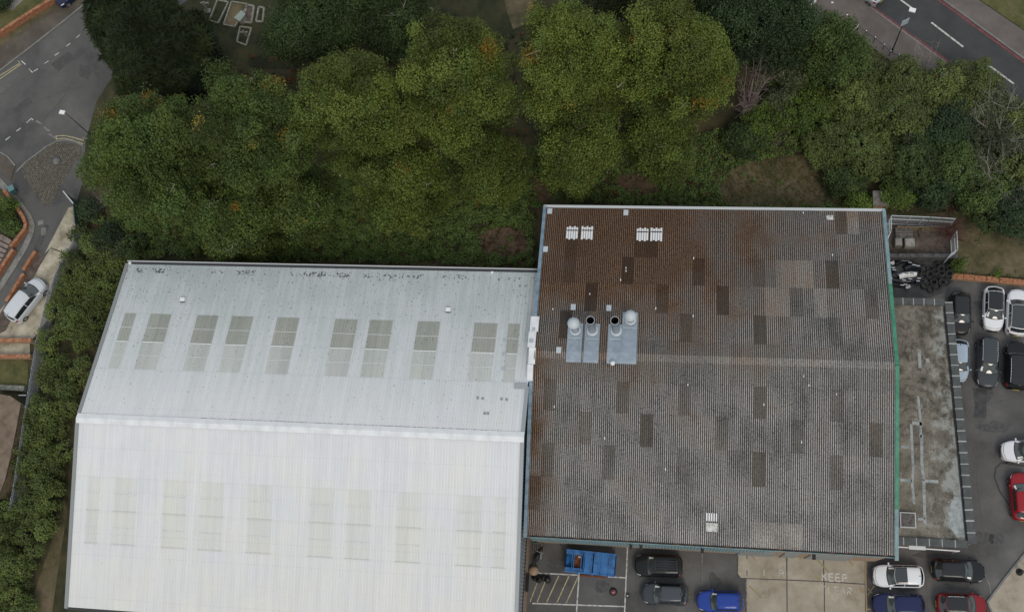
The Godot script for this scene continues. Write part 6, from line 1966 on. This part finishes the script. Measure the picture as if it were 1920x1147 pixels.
	# scrap bumpers and panels
	for s in [["white slotted bumper on top of the black scrap panels", [Vector2(-0.8, 0.25), Vector2(-0.3, 0.02), Vector2(0.35, -0.05), Vector2(0.75, -0.02)], 0.55, 0.62, M.white, Vector3(32.10, 0, -10.83)],
		["curved black bumper nearest the retaining wall", [Vector2(-0.9, 0.1), Vector2(-0.4, -0.25), Vector2(0.4, -0.25), Vector2(0.9, 0.15)], 0.42, 0.45, M.scrap_black, Vector3(31.98, 0, -11.89)],
		["black bumper skin under the white slotted bumper", [Vector2(-1.1, 0.15), Vector2(-0.3, 0.3), Vector2(0.5, 0.28), Vector2(1.0, 0.0)], 0.6, 0.4, M.scrap_black, Vector3(31.85, 0, -10.51)],
		["glossy black panel against the shed wall, below the mesh fence", [Vector2(-0.5, -0.4), Vector2(-0.1, 0.0), Vector2(0.1, 0.5)], 0.5, 0.5, M.scrap_black, Vector3(30.90, 0, -11.46)],
		["black bumper skin with its back to the retaining wall, beside the tyres", [Vector2(-0.7, 0.2), Vector2(0.0, -0.1), Vector2(0.8, 0.1)], 0.6, 0.55, M.scrap_black, Vector3(32.52, 0, -11.60)],
		["black panel wedged between the white slotted bumper and the tyres", [Vector2(-0.3, -0.6), Vector2(0.1, 0.0), Vector2(-0.1, 0.6)], 0.5, 0.45, M.scrap_black, Vector3(32.95, 0, -10.53)],
		["scuffed black panel lying lowest in the scrap", [Vector2(-0.7, 0.0), Vector2(0.0, 0.15), Vector2(0.7, 0.0)], 0.4, 0.25, M.rubber, Vector3(31.50, 0, -9.96)]]:
		var o := thing("scrap_bumper", s[0], "bumper", s[5])
		st = mb(true)
		var pts: Array = s[1]
		for k in pts.size() - 1:
			var a: Vector2 = pts[k]
			var b: Vector2 = pts[k + 1]
			var n: Vector2 = (b - a).normalized().orthogonal() * s[2] * 0.5
			for j in 5:
				var u0 := -1.0 + j * 0.4
				var u1 := u0 + 0.4
				var y0: float = s[3] * (1.0 - 0.7 * u0 * u0)
				var y1: float = s[3] * (1.0 - 0.7 * u1 * u1)
				quad(st, Vector3(a.x + n.x * u0, y0, a.y + n.y * u0), Vector3(a.x + n.x * u1, y1, a.y + n.y * u1), Vector3(b.x + n.x * u1, y1, b.y + n.y * u1), Vector3(b.x + n.x * u0, y0, b.y + n.y * u0))
		obj("skin", st, s[4], o)
		for k in 2:
			st = mb()
			var a: Vector2 = pts[1].lerp(pts[pts.size() - 1], 0.15 + 0.42 * k)
			box(st, Vector3(a.x, s[3] + 0.01, a.y), Vector3(0.32, 0.03, 0.07), Basis(Vector3.UP, -0.1))
			obj("slot", st, M.black if s[4] == M.white else M.chrome, o)
	for s in [["crumpled white panel piece next to the shed wall in the scrap", Vector3(30.77, 0, -11.87), 0.4], ["small white plate below the scrap panels", Vector3(32.09, 0, -9.67), 0.35], ["torn white trim at the foot of the turquoise board", Vector3(30.62, 0, -10.31), 0.35]]:
		var o := thing("scrap_piece", s[0], "scrap", s[1])
		st = mb()
		box(st, Vector3(0, 0.3, 0), Vector3(s[2] * 1.2, 0.03, s[2] * 0.7), Basis(Vector3(0.3, 0.9, 0.1).normalized(), 0.5))
		obj("plate", st, M.patch_white, o)
		st = mb()
		box(st, Vector3(0.05, 0.2, 0.1), Vector3(s[2] * 0.9, 0.2, 0.05), Basis(Vector3(0.1, 0.9, 0.3).normalized(), 0.4))
		obj("edge", st, M.patch_white, o)

func ground_cover(n: String, label: String, region: Array, holes: Array, per_m2: float, lo_h: float, hi_h: float, pal: Array, seed_: int, size := 1.0, accents := []) -> void:
	rng.seed = seed_
	var no := FastNoiseLite.new()
	no.seed = seed_
	no.frequency = 0.28
	var a := Vector2(1e9, 1e9)
	var b := -a
	for p in region:
		a = a.min(p)
		b = b.max(p)
	var xf := []
	var cols := []
	for k in int((b.x - a.x) * (b.y - a.y) * per_m2):
		var p := Vector2(rng.randf_range(a.x, b.x), rng.randf_range(a.y, b.y))
		if not inside(p, region):
			continue
		var skip := false
		for h in holes:
			if inside(p, h):
				skip = rng.randf() < 0.965
		var v := no.get_noise_2d(p.x * 2.0, p.y * 2.0)
		if skip or (rng.randf() < 0.5 and v < -0.25):
			continue
		var y := lerpf(lo_h, hi_h, clampf(v * 1.2 + 0.5, 0.0, 1.0)) * rng.randf_range(0.75, 1.0)
		var up := (Vector3.UP + Vector3(rng.randfn(), 0, rng.randfn()) * 0.3).normalized()
		var x := up.cross(Vector3(rng.randfn(), rng.randfn(), rng.randfn())).normalized()
		var s := size * rng.randf_range(0.7, 1.3)
		xf.append(Transform3D(Basis(x * s, up * s, x.cross(up) * s), Vector3(p.x, y, p.y)))
		var c := tint(pal) * rng.randf_range(0.8, 1.15)
		for ac in accents:
			if rng.randf() < ac[1]:
				c = Color(ac[0][0], ac[0][1], ac[0][2]) * rng.randf_range(0.7, 1.1)
		c.a = 1.0
		cols.append(c)
	var o := scatter(n, self, leaf_clump("small", 18, 0.34, 0.19, 0.12, 0.75), xf, cols)
	o.set_meta("kind", "stuff")
	tag(o, label, "ground cover")

func bare_tree(n: String, label: String, at: Vector3, h: float, rad: float, m: Material, seed_: int, boughs: int, thick := 0.09, lean := Vector3.ZERO) -> void:
	rng.seed = seed_
	var t := thing(n, label, "tree" if h > 4.0 else "shrub", at)
	var st := mb(true)
	tube(st, Vector3(0, -0.1, 0), Vector3(0.05, h * 0.8, 0) + lean * 0.6, thick * 1.6, thick * 0.4, 7)
	obj("trunk", st, m, t)
	bare_branches(t, m, boughs, h, rad, thick, lean)

func yew(label: String, at: Vector3, h: float, rad: float, seed_: int, pal: Array) -> void:
	rng.seed = seed_
	var t := thing("conifer", label, "tree", at)
	var b := boughs_in(0.8, h, rad, 80, rad * 0.24, 0.45)
	stem(t, h, 0.34, b, 6, M.bark)
	crown_of(t, b, 5.2, needle_clump("yew", 26, 0.55), pal, [], 1.25)

func trees() -> void:
	# the row of six tall leafy trees behind the sheds
	var row := "row of leafy trees behind the two warehouses"
	broad_tree("leafy tree at the left end of the row, beside the lane and its street lamp", Vector3(-36.75, 0, -17.63), 17.0, 2.0, 5.9, 101, LIME_DEEP, [[-3, 13, -3, 0.9, ORANGE], [1, 14, -4, 0.7, ORANGE], [-1, 9, 4, 0.8, ORANGE], [3, 6, 5, 0.9, AMBER], [-4, 10, 2, 0.7, AMBER], [2, 4, 5, 0.6, AMBER]], 112, 1.2, row)
	broad_tree("leafy tree second from the lane, with amber sprays near its top", Vector3(-26.13, 0, -19.73), 18.0, 2.0, 5.2, 102, LIME_DEEP, [[0, 14, -2, 0.9, AMBER], [3, 12, 0, 0.9, ORANGE], [2, 14, -4, 0.8, ORANGE], [1, 7, 4, 0.8, AMBER], [3, 5, 4, 0.6, ORANGE]], 100, 1.16, row)
	broad_tree("leafy tree with few turned leaves in the middle left of the row", Vector3(-17.06, 0, -21.26), 18.0, 2.0, 5.2, 103, LIME, [[-2, 13, 0, 0.6, ORANGE], [4, 6, 3, 0.6, ORANGE], [-3, 9, 2, 0.5, AMBER], [2, 4, 5, 0.6, AMBER]], 100, 1.16, row)
	broad_tree("broad leafy tree right of the row's centre, orange spray on its right shoulder", Vector3(-8.13, 0, -23.83), 19.0, 2.0, 5.5, 104, LIME, [[3, 15, -2, 1.0, ORANGE], [-4, 13, -1, 0.8, ORANGE], [-2, 11, 2, 0.7, AMBER], [0, 10, 3, 0.8, AMBER], [3, 6, 4, 0.5, ORANGE]], 104, 1.16, row)
	broad_tree("leafy tree behind the corner of the brown roof, bright orange patch at its upper left", Vector3(2.09, 0, -25.72), 19.0, 2.0, 5.0, 105, LIME, [[-3, 14, 0, 1.2, ORANGE], [-2.5, 14.8, 0.8, 0.7, ORANGE], [0, 11, 3, 0.8, AMBER], [-3, 12, 2, 0.6, ORANGE], [2, 9, 3, 0.5, ORANGE], [-1, 16, 0, 0.7, AMBER]], 100, 1.16, row)
	broad_tree("leafy tree at the right end of the row, orange sprays on its lower right", Vector3(10.82, 0, -26.42), 19.0, 2.0, 5.1, 106, LIME, [[0, 15, -1, 0.7, ORANGE], [2.5, 10, 3, 0.9, ORANGE], [3, 9.5, 3.4, 0.7, AMBER], [-1, 11, 3, 0.6, ORANGE], [-2, 14, -1, 0.5, AMBER], [4, 11, 2, 0.5, ORANGE]], 100, 1.16, row)
	var front := "lower leafy trees in front of the tall row"
	broad_tree("lower leafy tree at the north west of the white roof, hanging towards its gutter", Vector3(-29.56, 0, -13.17), 10.5, 1.0, 4.1, 141, LIME_DEEP, [[0, 8, 3, 0.6, AMBER], [-2, 6, 2, 0.5, ORANGE]], 60, 1.15, front)
	broad_tree("low leafy tree over the middle of the white roof's gutter, left of a dark gap", Vector3(-23.02, 0, -14.35), 9.0, 1.0, 2.6, 142, LIME_DEEP, [[1, 7, 2, 0.5, AMBER]], 44, 1.0, front)
	broad_tree("lower leafy tree right of the dark gap, in front of the row", Vector3(-13.89, 0, -16.45), 10.5, 1.0, 3.9, 143, LIME, [[1, 4, 4, 0.6, AMBER], [-2, 8, 1, 0.5, ORANGE]], 60, 1.15, front)
	broad_tree("lower leafy tree close to the wall corner of the brown warehouse", Vector3(-5.36, 0, -18.13), 10.0, 1.0, 3.1, 144, LIME, [[-1, 5, 3, 0.5, AMBER]], 50, 1.1, front)
	broad_tree("lower leafy tree over the red earth patch beside the brown roof's corner", Vector3(1.84, 0, -19.80), 9.0, 0.8, 3.2, 145, LIME, [[2, 6, 1, 0.4, ORANGE]], 50, 1.1, front)
	broad_tree("lower leafy tree above the twin red earth patches behind the brown roof", Vector3(9.83, 0, -21.77), 9.0, 0.8, 3.1, 146, LIME, [[1, 6, 2, 0.5, AMBER]], 50, 1.1, front)
	# darker trees beyond
	yew("big dark evergreen with drooping sprays between the road and the cemetery", Vector3(-40.43, 0, -30.88), 12.0, 5.8, 111, YEW)
	yew("dark evergreen overhanging the road, behind the big drooping one", Vector3(-43.61, 0, -33.77), 11.0, 4.6, 119, YEW)
	yew("darkest evergreen, closest to the cross and the graves", Vector3(-37.36, 0, -30.05), 9.0, 3.9, 120, DARKYEW)
	broad_tree("dark spreading tree over the graves at the top of the frame", Vector3(-22.66, 0, -36.05), 9.5, 2.5, 5.8, 112, MIDDARK, [], 90, 1.05)
	broad_tree("dark leafy tree between the chest tomb and the leafy row", Vector3(-26.56, 0, -33.42), 7.5, 1.2, 3.2, 131, MIDDARK, [], 60, 0.95)
	broad_tree("low dark tree over the sunken grave in the cemetery", Vector3(-17.23, 0, -33.78), 7.0, 1.2, 2.8, 132, MIDDARK, [], 50, 0.9)
	broad_tree("dark tree overhanging the cemetery, right beside the long narrow grave", Vector3(-16.77, 0, -36.72), 9.0, 2.5, 3.4, 116, MIDDARK, [], 30, 1.1)
	broad_tree("dense dark green tree at the top beside the footway", Vector3(18.26, 0, -32.45), 12.5, 1.5, 5.0, 113, DARK, [], 70, 1.2)
	broad_tree("second dense dark tree at the top, left of the dense dark one by the footway", Vector3(13.90, 0, -35.50), 12.0, 1.5, 4.0, 117, DARK, [], 50, 1.2)
	broad_tree("dark tree crown between the tops of two orange flecked trees", Vector3(5.61, 0, -37.78), 10.0, 1.5, 3.4, 118, YEW, [], 36, 1.1)
	broad_tree("fresh mid green tree standing against the footway corner", Vector3(25.09, 0, -30.22), 9.5, 1.5, 2.9, 114, MID, [], 46, 0.95)
	broad_tree("small leafy tree between the fresh green tree and the grey bare one", Vector3(21.45, 0, -30.58), 7.0, 1.0, 2.0, 115, GREYGREEN, [], 28, 0.75)
	bare_tree("bare_tree", "pinkish bare tree between the leafy row and the dark trees", Vector3(17.93, 0, -27.16), 8.0, 1.8, M.twig_pink, 121, 16)
	bare_tree("bare_tree", "slim leafless sapling just left of the pinkish bare tree", Vector3(16.70, 0, -32.05), 5.0, 1.0, M.twig_pink, 122, 7, 0.06)
	bare_tree("bare_bush", "dead grey bush tangled among green shrubs at the foot of the dark trees", Vector3(21.82, 0, -28.88), 3.2, 1.3, M.bark_pale, 123, 10, 0.04)
	bare_tree("bare_bush", "withered brown clump below the bright round shrubs", Vector3(20.58, 0, -24.04), 2.6, 1.0, M.twig_pink, 124, 12, 0.035)
	bare_tree("bare_bush", "leafless red twigged bush over the corner of the mesh fence", Vector3(35.86, 0, -15.12), 3.2, 1.7, M.twig_red, 125, 34, 0.04)
	bare_tree("bare_bush", "pale dead stems arching at the right edge over the road", Vector3(40.80, 0, -23.97), 6.2, 2.9, M.bark_pale, 126, 16, 0.06)
	bare_tree("bare_bush", "pale dead stems sticking out beside the street lamp", Vector3(34.06, 0, -30.61), 5.2, 1.6, M.bark_pale, 127, 9, 0.04)
	bare_tree("bare_bush", "pale bare stems in the thicket right above the car park", Vector3(40.37, 0, -18.75), 5.8, 2.4, M.bark_pale, 128, 13, 0.055)
	for w in [[Vector3(29.25, 0, -25.57), 4.6, 1.5, "grey bare stems poking through the olive shrub right of the fresh green tree", 151], [Vector3(33.01, 0, -23.04), 4.8, 1.6, "grey bare stems in the middle of the thicket", 152], [Vector3(26.85, 0, -21.22), 3.6, 1.3, "thin bare stems over the low shrubs that face the bank", 153], [Vector3(37.80, 0, -19.50), 4.6, 1.6, "yellowish bare stems right above the grass bank", 154], [Vector3(31.24, 0, -28.30), 4.8, 1.2, "bare twigs at the foot of the lamp by the red lined road", 155]]:
		bare_tree("bare_bush", w[3], w[0], w[1], w[2], M.bark_pale, w[4], 5, 0.03)
	# the thicket between the road and the grass bank
	var pals := {"o": OLIVE, "m": MID, "d": DARK, "f": FRESH, "g": GREYGREEN, "i": IVY}
	var k := 0
	for s in [
		[Vector3(19.49, 0, -25.41), 2.4, 1.9, "f", "bright green rounded shrub at the left end of the thicket"],
		[Vector3(23.59, 0, -25.88), 3.2, 2.5, "f", "large bright green shrub below the fresh green tree"],
		[Vector3(21.08, 0, -26.99), 3.0, 1.7, "g", "greyish shrub wrapped round the dead grey bush"],
		[Vector3(17.78, 0, -23.57), 2.2, 2.1, "i", "dull shrub below the pinkish bare tree"],
		[Vector3(28.45, 0, -30.31), 4.0, 2.2, "o", "olive shrub nearest the end of the footway railing"],
		[Vector3(31.70, 0, -29.01), 4.5, 2.6, "o", "olive shrub at the foot of the street lamp by the red lined road"],
		[Vector3(27.37, 0, -26.66), 4.2, 2.6, "o", "olive shrub below the fresh green tree, right of the large bright shrub"],
		[Vector3(31.56, 0, -25.46), 4.5, 3.0, "o", "broad olive shrub in the centre of the thicket"],
		[Vector3(35.61, 0, -28.06), 4.8, 2.8, "o", "olive shrub with a red spray overhanging the red kerb line"],
		[Vector3(38.25, 0, -28.92), 4.6, 2.4, "o", "tall shrub that overhangs the carriageway"],
		[Vector3(39.89, 0, -26.05), 4.4, 2.4, "g", "grey green shrub under the arching dead stems"],
		[Vector3(35.44, 0, -24.07), 4.6, 2.7, "d", "dark shrub in the hollow of the thicket"],
		[Vector3(25.42, 0, -22.73), 3.6, 2.4, "o", "low olive shrub facing the bare bank"],
		[Vector3(28.68, 0, -21.85), 4.0, 2.7, "o", "wide olive shrub above the concrete chamber"],
		[Vector3(32.60, 0, -21.03), 4.2, 2.6, "i", "ivy covered shrub behind the mesh fenced compound"],
		[Vector3(36.26, 0, -21.01), 4.4, 2.8, "m", "green shrub in the thicket behind the grass bank"],
		[Vector3(39.04, 0, -21.81), 4.4, 2.8, "g", "grey green shrub at the right of the thicket, above the pale bare stems"],
		[Vector3(41.93, 0, -21.04), 4.4, 2.8, "o", "shrub on the right edge below the arching stems"],
		[Vector3(38.40, 0, -17.75), 4.0, 2.5, "m", "leafy shrub at the top of the right grass bank"],
		[Vector3(41.03, 0, -16.29), 3.8, 2.5, "d", "dark leafy shrub at the right edge nearest the white cars"],
		[Vector3(34.01, 0, -18.58), 3.2, 2.1, "d", "low dark shrub above the red twigged bush"],
		[Vector3(26.67, 0, -19.63), 2.4, 1.8, "i", "ivy clump on the bank, left of the concrete chamber"],
		[Vector3(31.59, 0, -18.29), 2.2, 1.6, "f", "light green clump right of the concrete chamber"],
		[Vector3(27.98, 0, -17.58), 1.5, 1.3, "f", "light green clump at the very corner of the brown roof"],
		[Vector3(25.32, 0, -29.89), 3.6, 2.0, "d", "dark shrub in the gap under the fresh green tree"],
		[Vector3(22.67, 0, -29.50), 3.2, 1.6, "m", "green shrub between the dead grey bush and the fresh green tree"],
		[Vector3(42.04, 0, -25.08), 4.0, 2.2, "o", "olive shrub on the right edge beside the road"]]:
		shrub(s[4], s[0], s[1], s[2], 400 + k, pals[s[3]], "shrub", 16, [[Vector3(-0.8, 4.2, -0.2), 0.35, [0.3, 0.07, 0.03]]] if k == 8 else [])
		k += 1
	shrub("yellow green sapling beside the heap of tyres", Vector3(36.40, 0, -11.68), 1.2, 0.75, 451, FRESH, "shrub", 8)
	shrub("small yellow green weed growing over the low red brick wall", Vector3(39.82, 0, -10.83), 0.8, 0.42, 452, FRESH, "shrub", 6)
	# hedge between the palisade fence and the white shed
	rng.seed = 71
	var hedge := thing("hedge", "tall unclipped hedge along the palisade fence and the white shed", "hedge")
	var strip := [Vector2(-47.97, -14.80), Vector2(-44.77, -12.45), Vector2(-42.04, -10.81), Vector2(-42.12, -9.69), Vector2(-43.68, -4.17), Vector2(-44.89, 2.26), Vector2(-45.38, 6.42), Vector2(-44.73, 12.42), Vector2(-45.24, 14.65), Vector2(-45.95, 20.92), Vector2(-45.77, 26.24), Vector2(-50.90, 26.59), Vector2(-53.43, 15.57), Vector2(-49.79, 12.92), Vector2(-49.30, 9.13), Vector2(-49.39, 4.51), Vector2(-49.27, 0.83), Vector2(-49.15, -1.85), Vector2(-49.02, -6.21), Vector2(-48.66, -9.56), Vector2(-48.19, -12.96)]
	var b := []
	var lo := Vector2(1e9, 1e9)
	var hi := -lo
	for p in strip:
		lo = lo.min(p)
		hi = hi.max(p)
	for q in int((hi.x - lo.x) * (hi.y - lo.y) * 1.15):
		var p := Vector2(rng.randf_range(lo.x, hi.x), rng.randf_range(lo.y, hi.y))
		if inside(p, strip):
			b.append([Vector3(p.x, rng.randf_range(0.7, 1.75), p.y), rng.randf_range(0.5, 1.05)])
	var st := mb(true)
	for i in range(0, b.size(), 4):
		tube(st, Vector3(b[i][0].x, -0.05, b[i][0].z), b[i][0], 0.06, 0.02, 5)
	obj("stem", st, M.bark, hedge)
	crown_of(hedge, b, 4.2, leaf_clump("small", 18, 0.34, 0.19, 0.12, 0.75), [[0.112, 0.158, 0.042], [0.126, 0.172, 0.044], [0.090, 0.134, 0.043], [0.15, 0.19, 0.05]], [], 1.0, -0.2)
	for s in [[Vector3(-44.53, 0, -12.42), 2.4, 1.6, "dark bush where the hedge meets the leafy tree by the lane", DARK, 461], [Vector3(-47.49, 0, -15.64), 1.8, 1.3, "dark bush behind the green fence panel", DARK, 462], [Vector3(-41.86, 0, -11.45), 2.2, 1.5, "dark bush at the north west corner of the white roof", IVY, 463]]:
		shrub(s[3], s[0], s[1], s[2], s[5], s[4])
	bare_tree("bare_bush", "grey bare twigs at the corner of the white roof", Vector3(-43.54, 0, -11.24), 2.6, 1.0, M.bark_pale, 129, 8, 0.03)
	bare_tree("bare_bush", "brown bare twigs behind the tall fence panel", Vector3(-46.53, 0, -16.85), 2.4, 1.3, M.twig_pink, 130, 10, 0.03)
	# brambles and ivy under the trees
	var holes := [[Vector2(-7.51, -13.98), Vector2(-5.75, -14.83), Vector2(-2.89, -14.60), Vector2(-1.99, -12.56), Vector2(-3.97, -11.44), Vector2(-6.85, -12.03)], [Vector2(5.57, -20.05), Vector2(7.34, -20.68), Vector2(9.50, -19.81), Vector2(9.83, -18.71), Vector2(7.42, -18.14), Vector2(5.77, -19.00)], [Vector2(-2.65, -20.15), Vector2(-1.49, -19.88), Vector2(-0.25, -18.05), Vector2(-0.83, -17.38), Vector2(-1.90, -17.92)], [Vector2(15.17, -19.21), Vector2(16.50, -20.97), Vector2(19.87, -22.43), Vector2(24.19, -22.56), Vector2(26.93, -21.16), Vector2(27.61, -19.33), Vector2(28.90, -17.43), Vector2(16.17, -17.27)]]
	ground_cover("brambles", "dark brambles and ivy covering the ground under the leafy trees", [Vector2(-46.96, -14.59), Vector2(-39.22, -19.96), Vector2(-2.62, -23.10), Vector2(-1.88, -10.68), Vector2(-21.81, -11.08), Vector2(-41.73, -11.13)], holes, 15.0, 0.15, 1.2, BRAMBLE, 81, 1.0, [[FRESH[0], 0.10], [RUSSET, 0.008]])
	ground_cover("ivy", "ivy and weeds between the brown roof and the right end of the leafy row", [Vector2(-2.62, -23.10), Vector2(14.86, -24.86), Vector2(20.86, -24.21), Vector2(27.68, -22.15), Vector2(29.93, -17.07), Vector2(17.89, -17.07), Vector2(-0.74, -17.60), Vector2(-2.22, -16.37)], holes, 12.0, 0.1, 0.9, BRAMBLE, 82, 0.95, [[FRESH[0], 0.06], [RUSSET, 0.01]])
	ground_cover("dry_grass", "dry tufted grass over the bare bank behind the brown roof", [Vector2(13.91, -20.40), Vector2(16.39, -21.80), Vector2(19.87, -23.20), Vector2(24.79, -23.34), Vector2(27.91, -21.60), Vector2(28.81, -19.34), Vector2(29.93, -17.07), Vector2(15.44, -16.88)], [], 14.0, 0.03, 0.10, DRY, 86, 0.55, [[IVY[0], 0.12]])
	ground_cover("leaf_litter", "brown dead leaves and runners over the bare earth under the trees", [Vector2(-8.89, -14.89), Vector2(-2.15, -15.27), Vector2(-2.19, -20.27), Vector2(0.64, -20.85), Vector2(10.37, -21.20), Vector2(10.94, -18.18), Vector2(0.83, -17.24), Vector2(-1.70, -16.38), Vector2(-1.63, -10.69), Vector2(-8.07, -11.09)], [], 6.0, 0.02, 0.12, LITTER, 87, 0.5, [[IVY[0], 0.5]])
	ground_cover("weeds", "low weeds and grass tufts on the bank by the mesh fence", [Vector2(30.43, -17.87), Vector2(32.31, -17.63), Vector2(32.27, -16.58), Vector2(36.93, -16.64), Vector2(39.21, -16.15), Vector2(42.81, -15.44), Vector2(42.48, -10.63), Vector2(36.64, -11.15), Vector2(36.37, -14.82), Vector2(30.95, -16.72)], [[Vector2(32.28, -16.84), Vector2(36.94, -16.90), Vector2(42.83, -15.69), Vector2(42.50, -10.88), Vector2(36.88, -11.36)]], 5.0, 0.05, 0.25, OLIVE, 83, 0.7)
	ground_cover("undergrowth", "mixed undergrowth filling the gaps of the thicket", [Vector2(17.37, -26.00), Vector2(18.88, -30.57), Vector2(22.94, -32.28), Vector2(27.96, -32.82), Vector2(32.85, -31.63), Vector2(37.65, -30.46), Vector2(44.87, -24.93), Vector2(44.21, -15.97), Vector2(39.25, -16.93), Vector2(35.13, -17.93), Vector2(29.54, -19.99), Vector2(24.79, -22.95), Vector2(19.87, -22.93)], [], 6.0, 0.3, 2.6, OLIVE, 84, 1.1, [[MID[0], 0.2], [RUSSET, 0.01]])
	ground_cover("fallen_leaves", "scattered russet leaves and scrub under the cemetery trees", [Vector2(-32.67, -34.31), Vector2(-23.56, -35.78), Vector2(-15.52, -35.06), Vector2(-4.50, -36.16), Vector2(-3.15, -23.10), Vector2(-7.84, -21.93), Vector2(-31.25, -24.16), Vector2(-35.69, -30.88)], [], 2.2, 0.03, 0.3, DARKGROUND, 85, 0.8, [[RUSSET, 0.25]])
